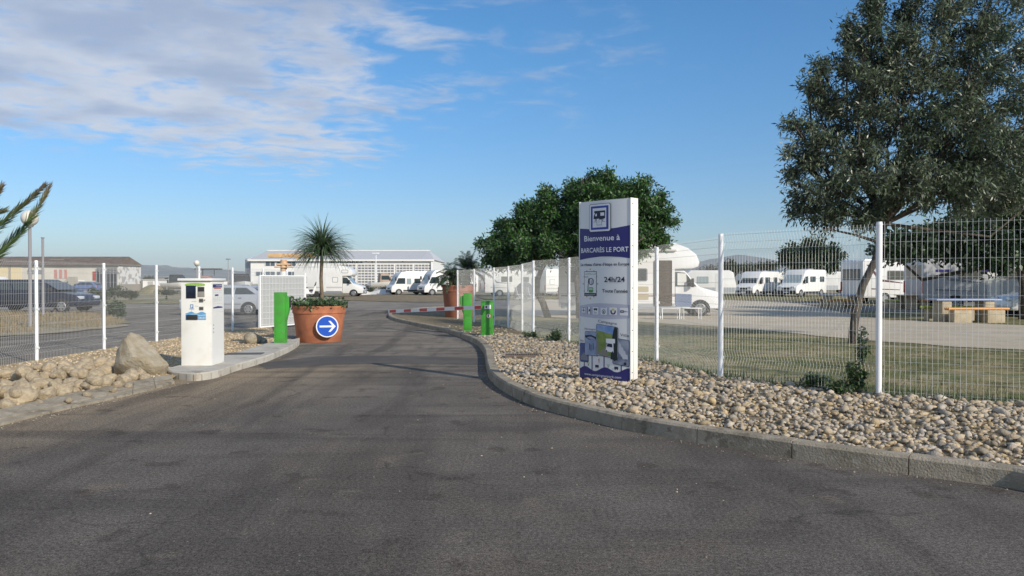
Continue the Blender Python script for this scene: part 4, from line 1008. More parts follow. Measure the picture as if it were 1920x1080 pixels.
# round arrow sign fixed to the pot
sg = PD(613.5, 612, D1 - pr * .955); sgn = empty('arrow_sign', (sg.x - c1.x, sg.y - c1.y, sg.z), radians(14)); sgn.parent = p1
rr = 20.6 * (D1 - pr) / F
mb = MB(); mb.cyl((0, .02, 0), (0, 0, 0), rr, n=48); mb.build('disc_rim', print_w, sgn)
fa = Art(lambda a, b, l=0: (a, -l, b)); fa.disc(0, 0, rr * .90, .002, 40); fa.out('blue_face', mat('traffic_blue', (.012, .085, .48), .4), sgn)
fa.rect(-rr * .68, rr * .50, -rr * .085, rr * .085, .004); fa.poly([(rr * .10, rr * .50), (rr * .30, rr * .50), (rr * .76, 0), (rr * .50, 0)], .0045); fa.poly([(rr * .10, -rr * .50), (rr * .50, 0), (rr * .76, 0), (rr * .30, -rr * .50)], .0045); fa.out('arrow', print_w, sgn)
def spiky(name, base, trunk_pts, tr, crown, nblade, blen, bw, m, label, cat, seed=1, droop=1.0, up=.25):
    rt = empty(name, base, 0, label, cat); mb = MB(); mb.tube(trunk_pts, tr, 10); mb.build('trunk', mat('palm_bark', (.22, .165, .10), .9, c2=(.13, .10, .07), scale=12, bump=.8, bscale=30), rt, smooth=True)
    rs = np.random.RandomState(seed); vs = []; fs = []; C0 = Vector(crown)
    for k in range(nblade):
        t = rs.uniform(0, 2 * pi); el = math.asin(rs.uniform(-.25, 1)); l = blen * rs.uniform(.7, 1.12); d = Vector((cos(t) * cos(el), sin(t) * cos(el), sin(el) + up))
        d.normalize(); s = Vector((-sin(t), cos(t), 0)) + Vector(rs.normal(0, .25, 3)); s.normalize(); p = C0 + Vector((0, 0, rs.uniform(-.16, .08))) + d * .03; b0 = len(vs); sg_ = 6
        dr = droop * rs.uniform(.6, 1.4)
        for i in range(sg_ + 1):
            q = i / sg_; wd = bw * (1 - q) ** .6 * (1 if i else .7); wd = max(wd, .001)
            vs += [tuple(p - s * wd), tuple(p + s * wd)]; d = (d + Vector((0, 0, -dr * .16 * (1 + q)))).normalized(); p = p + d * (l / sg_)
        fs += [(b0 + 2 * i, b0 + 2 * i + 1, b0 + 2 * i + 3, b0 + 2 * i + 2) for i in range(sg_)]
    mb = MB(); mb.v = vs; mb.f = fs; mb.m = [0] * len(fs); me = bpy.data.meshes.new('crown'); me.from_pydata(vs, [], fs); me.materials.append(m); link('crown', me, rt)
    return rt
kD = D1 / F
spiky('potted_yucca', (c1.x + .06, c1.y, ph_ * .9), [(0, 0, 0), (.01, 0, .4), (-.01, 0, .8), (.02, 0, 108 * kD)], [.055, .05, .045, .04], (.02, 0, 110 * kD), 760, .95, .014,
      mat('yucca_leaf', (.07, .12, .048), .45, island=.4, trans=.2), 'spiky dracaena with a slim bare trunk growing in the arrow planter', 'plant', 4, 1.15, .45)
D2 = 33.5; c2 = PD(861, 600, D2); r2 = 32 * D2 / F; h2 = 60 * D2 / F
p2 = planter('round_planter', (c2.x, c2.y, .03), r2, h2, 'terracotta planter behind the green access post, half hidden by the right fence', terra_shaded)
low_plants(p2, r2, h2, 350, leafd, 9, .12, .2)
def frond(vs, fs, base, az, el, length, curve, leaf, nl=34, wdt=.018, tipdry=None):
    d = Vector((cos(az) * cos(el), sin(az) * cos(el), sin(el))); p = Vector(base); step = length / nl; side = Vector((-sin(az), cos(az), 0))
    for i in range(nl):
        q = i / nl; d = (d + Vector((0, 0, -curve / nl * (1 + q)))).normalized(); p2_ = p + d * step; up_ = side.cross(d).normalized()
        b0 = len(vs); rw = .014 * (1 - q) + .003
        vs += [tuple(p - side * rw), tuple(p + side * rw), tuple(p2_ + side * rw), tuple(p2_ - side * rw)]; fs.append((b0, b0 + 1, b0 + 2, b0 + 3))
        if i > 2:
            ll = leaf * (1 - .75 * q ** 1.5) * rnd.uniform(.85, 1.15)
            for sgn_ in (-1, 1):
                for rep in range(2):
                    dd = (side * sgn_ * .75 + d * (.8 + rnd.uniform(-.15, .25)) + up_ * rnd.uniform(.0, .6)).normalized(); nn_ = d.cross(dd).cross(dd).normalized(); b0 = len(vs); w_ = wdt * rnd.uniform(.7, 1)
                    o_ = p + d * step * rep * .5
                    vs += [tuple(o_), tuple(o_ + dd * ll * .5 + nn_ * w_ / 2), tuple(o_ + dd * ll - Vector((0, 0, ll * .12))), tuple(o_ + dd * ll * .5 - nn_ * w_ / 2)]; fs.append((b0, b0 + 1, b0 + 2, b0 + 3))
        p = p2_
def date_palm(base, trunk_h, nf, fl, label, seed, curve=1.1, leafm=None, nl=24, leaf=.28):
    global rnd
    old = rnd; rnd = random.Random(seed)
    rt = empty('date_palm', base, 0, label, 'palm'); mb = MB(); mb.tube([(0, 0, 0), (0, 0, trunk_h * .5), (.02, 0, trunk_h)], [.13, .11, .12], 10); mb.build('trunk', mat('palm_bark', (.22, .165, .10), .9), rt, smooth=True)
    vs = []; fs = []
    for k in range(nf): frond(vs, fs, (0, 0, trunk_h), rnd.uniform(0, 2 * pi), rnd.uniform(.15, 1.4), fl * rnd.uniform(.8, 1.1), curve * rnd.uniform(.7, 1.2), leaf, nl)
    me = bpy.data.meshes.new('fronds'); me.from_pydata(vs, [], fs); me.materials.append(leafm or leafd); link('fronds', me, rt); rnd = old
    return rt
palm_l = mat('palm_leaf', (.05, .085, .035), .5, island=.4, trans=.15)
date_palm((c2.x - .32, c2.y - .1, h2 * .9), .42, 40, .98, 'small bushy palm on the left of the far planter, fronds hanging over the rim', 5, 1.3, palm_l, 22, .30)
date_palm((c2.x + .35, c2.y + .1, h2 * .9), .75, 42, 1.05, 'taller bushy palm on the right of the far planter, behind the fence end', 6, 1.2, palm_l, 22, .32)
# palm at the left edge, only some fronds reach into view
pb = Vector((-6.9, 8.6, 0)); lp = empty('date_palm', pb, 0, 'date palm at the left edge with brown tipped fronds reaching up into view', 'palm')
mb = MB(); mb.tube([(0, 0, 0), (0, 0, .5), (0, 0, 1.0)], [.2, .18, .2], 12); mb.build('trunk', MATS['palm_bark'], lp, smooth=True)
def frond_to(tgt, ctrl, name, m, leaf=.36, nl=44, wdt=.009):
    vs = []; fs = []; A0 = Vector((0, 0, 1.0)); T = Vector(tgt) - pb; Cp = Vector(ctrl) - pb; prev = A0
    for i in range(nl):
        q = (i + 1) / nl; p = A0 * (1 - q) ** 2 + Cp * 2 * q * (1 - q) + T * q * q; d = (p - prev).normalized(); side = d.cross(Vector((0, -1, .2))).normalized(); up_ = side.cross(d)
        rw = .016 * (1 - q) + .003; b0 = len(vs); vs += [tuple(prev - side * rw), tuple(prev + side * rw), tuple(p + side * rw), tuple(p - side * rw)]; fs.append((b0, b0 + 1, b0 + 2, b0 + 3))
        if i > 4:
            ll = leaf * (1 - .72 * q ** 1.3)
            for rep in range(8):
                for sg_ in (-1, 1):
                    dd = (side * sg_ * rnd.uniform(.12, .42) + d * 1.0 + up_ * rnd.uniform(-.25, .25)).normalized(); nn_ = Vector((rnd.gauss(0, 1), rnd.gauss(0, 1), rnd.gauss(0, 1))).cross(dd).normalized(); o_ = prev.lerp(p, rep / 8); b0 = len(vs); l2 = ll * rnd.uniform(.6, 1.1)
                    vs += [tuple(o_), tuple(o_ + dd * l2 * .5 + nn_ * wdt / 2), tuple(o_ + dd * l2), tuple(o_ + dd * l2 * .5 - nn_ * wdt / 2)]; fs.append((b0, b0 + 1, b0 + 2, b0 + 3))
        prev = p
    me = bpy.data.meshes.new(name); me.from_pydata(vs, [], fs); me.materials.append(m); link(name, me, lp)
def frond_mat():
    m = mat('palm_leaf_browning', (.055, .095, .035), .55, island=.35, trans=.2); return m
brn = mat('palm_leaf_tip', (.20, .13, .09), .8, island=.35)
def tipgrad(name, z0, z1):
    m = bpy.data.materials.new(name); m.use_nodes = True; t = m.node_tree; b = t.nodes['Principled BSDF']; b.inputs['Roughness'].default_value = .6
    tcn = t.nodes.new('ShaderNodeTexCoord'); s = t.nodes.new('ShaderNodeSeparateXYZ'); t.links.new(tcn.outputs['Object'], s.inputs[0])
    nz = t.nodes.new('ShaderNodeTexNoise'); nz.inputs['Scale'].default_value = 9; t.links.new(tcn.outputs['Object'], nz.inputs[0])
    ad = t.nodes.new('ShaderNodeMath'); ad.operation = 'MULTIPLY_ADD'; t.links.new(nz.outputs[0], ad.inputs[0]); ad.inputs[1].default_value = .35; t.links.new(s.outputs[2], ad.inputs[2])
    r = t.nodes.new('ShaderNodeMapRange'); r.inputs[1].default_value = z0; r.inputs[2].default_value = z1; t.links.new(ad.outputs[0], r.inputs[0])
    mx_ = t.nodes.new('ShaderNodeMixRGB'); mx_.inputs[1].default_value = (.075, .125, .035, 1); mx_.inputs[2].default_value = (.17, .105, .075, 1); t.links.new(r.outputs[0], mx_.inputs[0]); t.links.new(mx_.outputs[0], b.inputs['Base Color'])
    return m
pmt = tipgrad('palm_frond', 2.4, 2.95)
frond_to(PD(92, 352, 8.8), PD(22, 500, 8.6), 'frond', pmt)
frond_to(PD(83, 349, 8.2), PD(-20, 440, 8.3), 'frond', pmt)
frond_to(PD(2, 352, 8.4), PD(-60, 440, 8.4), 'frond', pmt)
frond_to(PD(7, 395, 9.2), PD(-90, 420, 9.0), 'frond', pmt)
frond_to(PD(-150, 330, 8.4), PD(-170, 440, 8.4), 'frond', pmt)
frond_to(PD(-330, 380, 8.4), PD(-300, 430, 8.4), 'frond', pmt)
# reddish dry plant low at the left edge

# ------------------------------------------------------------------ trees
def tree(base, trunk, tr, clumps, n_tuft, leaves, leaf, ratio, tuft_r, m, label, cat='tree', seed=1, droop=0.0, name='tree', limbs=True, top=None, shell=.35, bk=None, sub=0):
    """trunk: points relative to base; clumps: (x,y,z,rx,ry,rz,weight) relative to base"""
    rs = np.random.RandomState(seed); rt = empty(name, base, 0, label, cat)
    mb = MB(); mb.tube(trunk, tr, 9); T = [Vector(p) for p in trunk]; hi = T[-1]
    wts = np.array([c[6] for c in clumps], float); wts /= wts.sum(); C_ = []
    for ci, c in enumerate(clumps):
        n = max(3, int(n_tuft * wts[ci])); d = rs.normal(size=(n, 3)); d /= np.linalg.norm(d, axis=1, keepdims=True); r = shell + (1 - shell) * rs.uniform(0, 1, n) ** .6
        p = np.array(c[:3]) + d * r[:, None] * np.array(c[3:6]); C_.append(p)
        if limbs:
            cc = Vector(c[:3]); st = min(T, key=lambda q: (q - cc).length + (0 if q is hi else .6)); st = T[-1] if cc.z > hi.z else T[max(1, len(T) - 2)]
            mid = st.lerp(cc, .5) + Vector(rs.normal(0, .12, 3)) * (cc - st).length + Vector((0, 0, .05)); r0 = tr[-1] * .75
            mb.tube([st, mid, cc], [r0, r0 * .65, r0 * .35], 6, False)
            for q in p[rs.choice(len(p), min(len(p), 16), False)]:
                q = Vector(q); m2 = cc.lerp(q, .5) + Vector(rs.normal(0, .06, 3)) * (q - cc).length; mb.tube([mid.lerp(cc, rs.uniform(.3, 1)), m2, q], [r0 * .3, r0 * .2, .006], 4, False)
    mb.build('trunk', bk or bark, rt, smooth=True)
    C_ = np.concatenate(C_)
    if sub:
        K = rs.choice(len(C_), sub, False); D_ = np.argmin(((C_[:, None, :] - C_[K][None]) ** 2).sum(2), 1) if len(C_) * sub < 4e6 else rs.randint(0, sub, len(C_)); C_ = C_ + (C_[K][D_] - C_) * rs.uniform(.3, .85, (len(C_), 1))
    n = len(C_); L_ = leaves
    tdir = rs.normal(size=(n, 3)); cen_ = C_.mean(0); o_ = C_ - cen_; o_ /= np.linalg.norm(o_, axis=1, keepdims=True); tdir = tdir * .6 + o_ + [0, 0, .25 - droop]; tdir /= np.linalg.norm(tdir, axis=1, keepdims=True)
    al = rs.uniform(-1, 1, (n, L_)); pos = C_[:, None, :] + tdir[:, None, :] * (al * tuft_r)[:, :, None] + rs.normal(0, tuft_r * .28, (n, L_, 3))
    dd = tdir[:, None, :] * .7 + rs.normal(0, .75, (n, L_, 3)) + np.array([0, 0, -droop]); dd = dd.reshape(-1, 3); pos = pos.reshape(-1, 3)
    hint = rs.normal(0, .8, (len(dd), 3)) + [0, 0, 1.0]; S = leaf * rs.uniform(.6, 1.25, len(dd)); Ms = frames(dd, hint) * S[:, None, None]
    bv = [(0, 0, 0), (ratio / 2, .45, .04), (0, 1, -.08), (-ratio / 2, .45, .04)]
    mass('crown', bv, [(0, 1, 2, 3)], Ms, pos, m, rt)
    return rt
def pxc(base, D, lst):
    """crown lumps given as (px, py, rx px, ry px, depth offset m, weight)"""
    o = []; k = D / F
    for (a, b_, rx, ry, dy, wt_) in lst:
        p = PD(a, b_, D + dy); o.append((p.x - base[0], p.y - base[1], p.z - base[2], rx * k, max(rx, ry) * k * .9, ry * k, wt_))
    return o
leaf_silver = mat('silvery_leaf', (.068, .105, .055), .36, c2=(.15, .185, .115), scale=.9, island=.5, trans=.22)
leaf_mul = mat('mulberry_leaf', (.032, .095, .018), .45, c2=(.07, .16, .035), scale=1.1, island=.4, trans=.2)
leaf_dk = mat('dark_tree_leaf', (.022, .052, .016), .5, c2=(.035, .08, .022), scale=1.0, island=.4, trans=.15)
# the big silvery tree
b0 = P(1601, 645, .13); bt_ = (b0.x, b0.y, .08)
def rel(px, py, D): q_ = PD(px, py, D); return (q_.x - bt_[0], q_.y - bt_[1], q_.z - bt_[2])
Db = b0.y
trk = [(0, 0, -.1), rel(1600, 620, Db), rel(1606, 575, Db), rel(1618, 535, Db), rel(1640, 490, Db), rel(1650, 455, Db), rel(1660, 420, Db + .1)]
lst = [(1560, 290, 80, 75, -.2, 8), (1545, 370, 60, 45, -.4, 4), (1600, 180, 75, 95, .1, 9), (1690, 220, 105, 130, 0, 14), (1650, 110, 80, 95, .3, 8), (1750, 90, 100, 110, .2, 12), (1850, 150, 95, 120, 0, 12), (1790, 260, 110, 110, -.5, 14),
       (1870, 290, 90, 80, -.2, 9), (1660, 330, 100, 65, -.6, 10), (1760, 350, 100, 60, -.4, 9), (1860, 365, 90, 45, .2, 7), (1720, -10, 90, 70, .3, 6), (1840, 20, 90, 80, .4, 7), (1540, 225, 45, 60, 0, 3), (1940, 220, 70, 130, .3, 7), (1960, 60, 60, 90, .3, 4), (1560, 400, 35, 18, -.3, 1.2), (1600, 415, 45, 18, -.3, 1.2), (1505, 300, 28, 30, -.2, 1.0), (1640, 400, 30, 25, 0, 1.2), (1530, 160, 22, 40, 0, .6), (1620, 50, 30, 50, .1, 1.2), (1480, 282, 12, 10, -.2, .25), (1516, 172, 11, 26, 0, .5), (1540, 125, 14, 32, .1, .7), (1588, 55, 16, 38, .1, 1), (1640, 12, 22, 40, .2, 1.2), (1492, 238, 14, 18, -.1, .5), (1486, 345, 18, 14, -.2, .6), (1502, 392, 18, 14, -.2, .7), (1545, 428, 18, 10, -.3, .5), (1995, 330, 60, 70, .2, 3)]
tree(bt_, trk, [.13, .10, .092, .085, .08, .07, .055], pxc(bt_, Db, lst), 2900, 31, .135, .27, .25, leaf_silver, 'large silvery leaved tree with leaning dark trunk just behind the fence on the right', 'tree', 11, .25, shell=.2, sub=420)
# central spreading trees
Dc = 33.0; bc_ = (P(1025, 592, 0).x, 33.4, 0.0); k = Dc / F
def relc(px, py, D): q_ = PD(px, py, D); return (q_.x - bc_[0], q_.y - bc_[1], q_.z - bc_[2])
trk = [(0, 0, -.1), relc(1018, 568, 33.2), relc(1006, 548, 33), relc(1008, 525, 33), relc(1015, 505, 33), relc(1030, 480, 33)]
lst = [(940, 466, 34, 22, 0, 3), (965, 440, 45, 30, .5, 5), (1000, 425, 50, 38, 0, 7), (1045, 400, 52, 42, 0, 8), (1010, 465, 55, 30, -.8, 7), (1075, 445, 55, 42, -.3, 8), (930, 488, 22, 14, 0, 1.5), (916, 455, 12, 8, 0, .5), (948, 420, 14, 10, 0, .5), (985, 392, 18, 10, 0, .6), (1020, 368, 18, 12, 0, .6), (975, 488, 40, 15, -.2, 3), (1080, 375, 40, 34, .3, 4)]
tree(bc_, trk, [.16, .14, .13, .11, .1, .09], pxc(bc_, Dc, lst), 1500, 32, .165, .40, .34, leaf_mul, 'low spreading green tree with crooked trunk left of the pylon', 'tree', 21, .15, shell=.3, sub=120)
bc_ = (PD(1088, 590, 32).x, 32.0, 0.0); trk = [(0, 0, -.1), relc(1086, 560, 32), relc(1082, 520, 32), relc(1095, 490, 32)]
lst = [(1120, 390, 55, 55, 0, 8), (1165, 375, 52, 38, 0, 8), (1125, 358, 45, 24, .2, 4), (1190, 405, 48, 48, .2, 8), (1222, 400, 34, 38, 0, 4), (1150, 440, 70, 40, -.5, 8), (1215, 440, 34, 28, 0, 3), (1110, 480, 55, 24, 0, 4), (1195, 460, 35, 22, 0, 2), (1252, 418, 12, 9, 0, .5), (1235, 372, 14, 10, 0, .5), (1205, 342, 18, 10, 0, .6), (1140, 336, 20, 9, 0, .7), (1095, 335, 14, 9, 0, .4), (1240, 452, 14, 9, 0, .5)]
tree(bc_, trk, [.17, .15, .14, .11], pxc(bc_, 32, lst), 1500, 32, .165, .40, .34, leaf_mul, 'taller spreading green tree rising behind the pylon', 'tree', 22, .15, shell=.3, sub=120)
mb = MB()
# small trees and dark trees farther right
Ds = 82.0; bs = (PD(1506, 550, Ds).x, Ds, 0)
def rels(px, py): q_ = PD(px, py, Ds); return (q_.x - bs[0], q_.y - bs[1], q_.z - bs[2])
tree(bs, [(0, 0, -.1), rels(1505, 530), rels(1502, 510), rels(1508, 495)], [.28, .25, .22, .18], pxc(bs, Ds, [(1490, 480, 24, 20, 0, 4), (1525, 472, 30, 20, 0, 5), (1555, 482, 24, 18, 0, 4), (1510, 492, 35, 12, 0, 4), (1475, 486, 12, 12, 0, 1.5), (1548, 498, 22, 10, 0, 2)]), 420, 22, .34, .55, .55, leaf_dk, 'small round crowned tree standing among the parked vans on the right', 'tree', 31)
Dd = 31.0; bd = (PD(1770, 585, Dd).x, Dd, 0)
def reld(px, py): q_ = PD(px, py, Dd); return (q_.x - bd[0], q_.y - bd[1], q_.z - bd[2])
tree((PD(1935, 590, Dd).x, Dd + .5, 0), [(0, 0, -.1), (0, 0, 1.4), (-.2, 0, 2.4)], [.2, .18, .15], pxc((PD(1935, 590, Dd).x, Dd + .5, 0), Dd, [(1690, 462, 40, 22, 0, 3), (1735, 455, 45, 26, 0, 5), (1790, 450, 50, 34, 0, 6), (1850, 440, 60, 45, 0, 8), (1920, 420, 70, 70, 0, 10), (1990, 430, 70, 70, 0, 8), (1890, 370, 45, 60, .5, 6), (1960, 350, 60, 60, .4, 6), (1870, 480, 40, 22, -.4, 3), (1830, 470, 30, 18, -.4, 2), (1665, 468, 18, 14, 0, 1), (2080, 430, 80, 60, 0, 7)]), 1500, 26, .24, .5, .4, leaf_dk, 'dark low hanging tree shading the big motorhome at the right edge', 'tree', 41, .15)
bq = (26.6, 35.6, 0)
tree(bq, [(0, 0, -.1), (.1, 0, 1.5), (0, 0, 3.0)], [.26, .22, .18], [(-3.2, -.5, 4.2, 2.4, 2.4, 1.7, 8), (0, 0, 5.2, 3.2, 2.8, 2.2, 12), (3.4, 0, 4.6, 2.8, 2.6, 2.0, 9), (-1.5, -.6, 6.6, 2.2, 2.0, 1.4, 5), (6.0, .5, 4.4, 2.2, 2.2, 1.7, 6), (-4.6, .6, 3.9, 1.8, 1.6, 1.1, 5), (0, .3, 3.6, 4.5, 1.6, .9, 7)], 2600, 26, .27, .5, .42, leaf_dk, 'tall dark tree cut off by the right edge, behind the silvery tree', 'tree', 43, .15)
# ---- bushes far off
def bush(px, py, D, wpx, hpx, label, m, seed, cat='bush', n=90, name='bush'):
    c = PD(px, py, D); k = D / F; w_ = wpx * k; h_ = hpx * k; b_ = (c.x, D, 0 if c.z < .6 else c.z - h_ * .3)
    return tree((c.x, D, 0), [(0, 0, -.1), (0, 0, max(.1, c.z * .5))], [.1, .05], [(0, 0, max(h_ * .3, c.z), w_ / 2, w_ / 2, h_ / 2, 1)], n, 16, max(.12, h_ * .16), .55, h_ * .22, m, label, cat, seed, name=name, limbs=False, shell=.2)
leaf_far = mat('far_leaf', (.045, .065, .03), .7, c2=(.07, .085, .04), scale=.4, island=.35, trans=.1)
for i, (x, y, wd, ht, lb) in enumerate([(1368, 502, 44, 26, 'dark far tree just right of the near fence post, in front of the hill'), (1402, 503, 46, 20, 'dark far tree above the first silver van'), (1440, 500, 40, 20, 'dark far tree behind the camper vans, left of the small round tree'), (1330, 506, 40, 16, 'low far tree seen above the caravan roof'), (1585, 512, 46, 18, 'low far tree right of the small round crowned tree')]):
    bush(x, y, 118, wd, ht, lb, leaf_far, 60 + i, 'tree', 110, 'far_tree')
for i, (x, y, wd, ht, lb, D) in enumerate([(694, 549, 20, 14, 'low green scrub left of the white sand bank before the hall', 88), (722, 549, 24, 16, 'green reed clump beside the tarpaulin covered boat', 88), (282, 524, 34, 12, 'dark green far tree behind the white hut', 140), (215, 548, 50, 20, 'dry green scrub in front of the lattice bay of the warehouse', 62), (186, 552, 34, 22, 'olive scrub at the right of the dark estate car', 58), (245, 552, 30, 14, 'low dry bush by the white part of the warehouse', 64), (312, 548, 44, 10, 'low scrub strip in front of the boatyard', 66)]):
    bush(x, y, D, wd, ht, lb, leaf_far, 80 + i)
bush(218, 590, 34, 26, 34, 'green weedy bush growing by the road behind the left fence', mat('weed_leaf', (.06, .10, .03), .6, island=.4, trans=.2), 91, n=150)
# ---- weeds at the right fence
weed = mat('weed_leaf_dark', (.06, .105, .03), .6, island=.4, trans=.2)
def weed_at(px, py, z, wpx, hpx, label, seed, n=60):
    c = P(px, py, z); k = c.y / F; return tree((c.x, c.y, z), [(0, 0, 0), (0, 0, hpx * k * .6)], [.012, .006], [(0, 0, hpx * k * .5, wpx * k / 2, wpx * k / 2.4, hpx * k * .48, 1)], n, 14, .055, .55, .06, weed, label, 'weed', seed, name='weed', limbs=False, shell=.1)
weed_at(1604, 740, .28, 30, 60, 'tall leafy weed growing through the fence foot left of the near post', 101, 42)
weed_at(1535, 729, .27, 46, 24, 'low dark weed against the fence foot among the last pebbles', 102, 44)
weed_at(1572, 740, .28, 44, 22, 'lowest weed tuft between the two larger weeds at the fence', 103, 26)
weed_at(1617, 690, .2, 18, 78, 'thin upright weed beside the trunk of the silvery tree', 104, 34)
weed_at(1050, 640, .15, 46, 20, 'low weed tuft at the fence foot left of the pylon', 105, 70)
weed_at(1000, 634, .13, 30, 12, 'small weed behind the barrier cabinet by the fence', 106, 40)
# ---- grass
def grass(name, poly, n, h, label, seed, m, zf, ymax=60):
    rs = np.random.RandomState(seed); pp = np.array(poly); x0, y0 = pp.min(0); x1, y1 = np.minimum(pp.max(0), [40, ymax]); X = rs.uniform(x0, x1, n * 3); Y = rs.uniform(y0, y1, n * 3)
    pn = np.sin(X * 1.3 + 2 * np.sin(Y * .7)) + np.sin(Y * 1.9 + X * .4) + rs.normal(0, .8, len(X)); ok = inpoly(X, Y, poly) & (pn > -.4) & (np.abs(X) < Y * .72 + .5); X, Y = X[ok][:n], Y[ok][:n]
    Z = np.array([zf(a, b_) for a, b_ in zip(X, Y)]); d = rs.normal(0, .45, (len(X), 3)); d[:, 2] = 1; S = h * rs.uniform(.4, 1.3, len(X)); Ms = frames(d, rs.normal(size=(len(X), 3)) + [0, 1.5, 0]) * S[:, None, None]
    bv = [(-.055, 0, 0), (.055, 0, 0), (.03, .6, .06), (-.03, .6, .06), (0, 1, .2)]
    o = mass(name, bv, [(0, 1, 2), (0, 2, 3), (3, 2, 4)], Ms, np.stack([X, Y, Z], 1), m); return tag(o, label, 'grass', kind='stuff')
gm = mat('grass_blade', (.19, .165, .065), .7, c2=(.075, .115, .03), scale=1.6, island=.4, trans=.25, mixlo=.42, mixhi=.58)
near = [(x + .15, y + .15) for x, y in FP] + [tuple(P(a, b_, .08)[:2]) for a, b_ in [(960, 604), (1085, 604), (1190, 606), (1350, 617), (1500, 631), (1640, 645), (1800, 656), (2050, 668), (2600, 700)]]
grass('lawn_grass', near, 34000, .065, 'sparse dry lawn grass between the right fence and the gravel lane', 1, gm, lambda x, y: gz(y) - .01)
fl = [(x + rnd.uniform(-.1, .25), y + .1) for x, y in FP[:6]]
isl_p = [tuple(p[:2]) for p in KI if p.y > 21] + [(-1.2, 45), (.8, 38), (-.2, 28), (.3, 22)]
grass('verge_grass', isl_p, 2500, .05, 'thin grass on the bare verge around the access post', 2, gm, bedz)
rs = np.random.RandomState(5)
fpn = np.array(FP[:9]); T_ = rs.uniform(0, 8, 3200); I_ = T_.astype(int); fr = T_ - I_; X = fpn[I_, 0] * (1 - fr) + fpn[np.minimum(I_ + 1, 8), 0] * fr + rs.normal(.05, .07, 3200); Y = fpn[I_, 1] * (1 - fr) + fpn[np.minimum(I_ + 1, 8), 1] * fr + rs.normal(.05, .07, 3200)
d = rs.normal(0, .4, (3200, 3)); d[:, 2] = 1; Ms = frames(d, rs.normal(size=(3200, 3)) + [0, 1.5, 0]) * (rs.uniform(.05, .16, 3200))[:, None, None]
o = mass('fence_grass', [(-.05, 0, 0), (.05, 0, 0), (.03, .6, .06), (-.03, .6, .06), (0, 1, .2)], [(0, 1, 2), (0, 2, 3), (3, 2, 4)], Ms, np.stack([X, Y, np.array([gz(y) for y in Y]) - .01], 1), mat('green_blade', (.06, .10, .025), .7, island=.4, trans=.25)); tag(o, 'longer green grass tufts along the foot of the right fence', 'grass', kind='stuff')
dg = [tuple(P(a, b_, .0)[:2]) for a, b_ in [(-300, 638), (-60, 632), (60, 625), (160, 618), (230, 609), (234, 601), (190, 591), (120, 586), (-300, 590)]]
grass('dry_grass', [(max(-30, x), y) for x, y in dg], 14000, .16, 'dry brown grass strip behind the left fence around the lamp posts', 3, mat('dry_blade', (.27, .20, .10), .8, island=.35, trans=.2), lambda x, y: .03, 60)

# ------------------------------------------------------------------ vehicles: +X is the nose, z up, wheels on z = 0
def wheel(root, x, y, r, wd=.2):
    s = 1 if y > 0 else -1
    w_ = empty('wheel', (x, y, r)); w_.parent = root
    mb = MB(); mb.cyl((0, -wd / 2, 0), (0, wd / 2, 0), r, n=24); mb.build('tyre', tyre_m, w_, bevel=.02)
    mb = MB(); mb.cyl((0, s * wd * .5, 0), (0, s * (wd * .5 + .012), 0), r * .66, r * .6, n=20); mb.build('rim', rim_m, w_)
    mb = MB()
    for k in range(6): t = k * pi / 3; mb.cyl((cos(t) * r * .42, s * (wd * .5 + .013), sin(t) * r * .42), (cos(t) * r * .42, s * (wd * .5 + .015), sin(t) * r * .42), r * .10, n=8)
    mb.build('rim_holes', dark_pl, w_)
def arch(root, x, r, hw):
    for s in (-1, 1):
        mb = MB(); n = 16; vs = [(x + cos(pi * k / n) * r * 1.22, s * (hw + .004), r * .95 + sin(pi * k / n) * r * 1.18) for k in range(n + 1)] + [(x - r * 1.22, s * (hw + .004), r * .5), (x + r * 1.22, s * (hw + .004), r * .5)]
        mb.add(vs, [tuple(range(len(vs)))]); mb.build('wheel_arch', dark_pl, root)
def side_panels(root, name, hw, polys, m, proud=.012, sides=(-1, 1), lab=None):
    for pl in polys:
        for s in sides:
            mb = MB(); mb.prism(pl, s * hw + (0.0005 if s > 0 else -.0005), s * (hw + proud)); o = mb.build(name, m, root)
            if lab: o['label'] = lab
def rectp(x0, x1, z0, z1, c=.03): return [(x0 + c, z0), (x1 - c, z0), (x1, z0 + c), (x1, z1 - c), (x1 - c, z1), (x0 + c, z1), (x0, z1 - c), (x0, z0 + c)]
def front_quad(root, name, p0, p1, hw0, hw1, m, off=.012):
    """panel lying on the sloping front between side profile points p0 (low) and p1 (high)"""
    d = Vector((p1[0] - p0[0], 0, p1[1] - p0[1])); nrm = Vector((d.z, 0, -d.x)).normalized()
    a = [Vector((p0[0], -hw0, p0[1])), Vector((p0[0], hw0, p0[1])), Vector((p1[0], hw1, p1[1])), Vector((p1[0], -hw1, p1[1]))]
    mb = MB(); lo_ = [q_ + nrm * .001 for q_ in a]; hi_ = [q_ + nrm * off for q_ in a]; mb.add(lo_ + hi_, [(0, 1, 2, 3), (4, 5, 6, 7), (0, 1, 5, 4), (1, 2, 6, 5), (2, 3, 7, 6), (3, 0, 4, 7)]); return mb.build(name, m, root)
def window(root, x0, x1, z0, z1, hw, pane=glass, frame_=grey_pl, sides=(-1, 1)):
    for s in sides:
        mb = MB(); mb.prism(rectp(x0, x1, z0, z1, .05), s * hw + s * .0005, s * (hw + .014)); f = mb.build('window', frame_, root)
        mb = MB(); mb.prism(rectp(x0 + .04, x1 - .04, z0 + .04, z1 - .04, .04), s * (hw + .0145), s * (hw + .02)); mb.build('pane', pane, f)
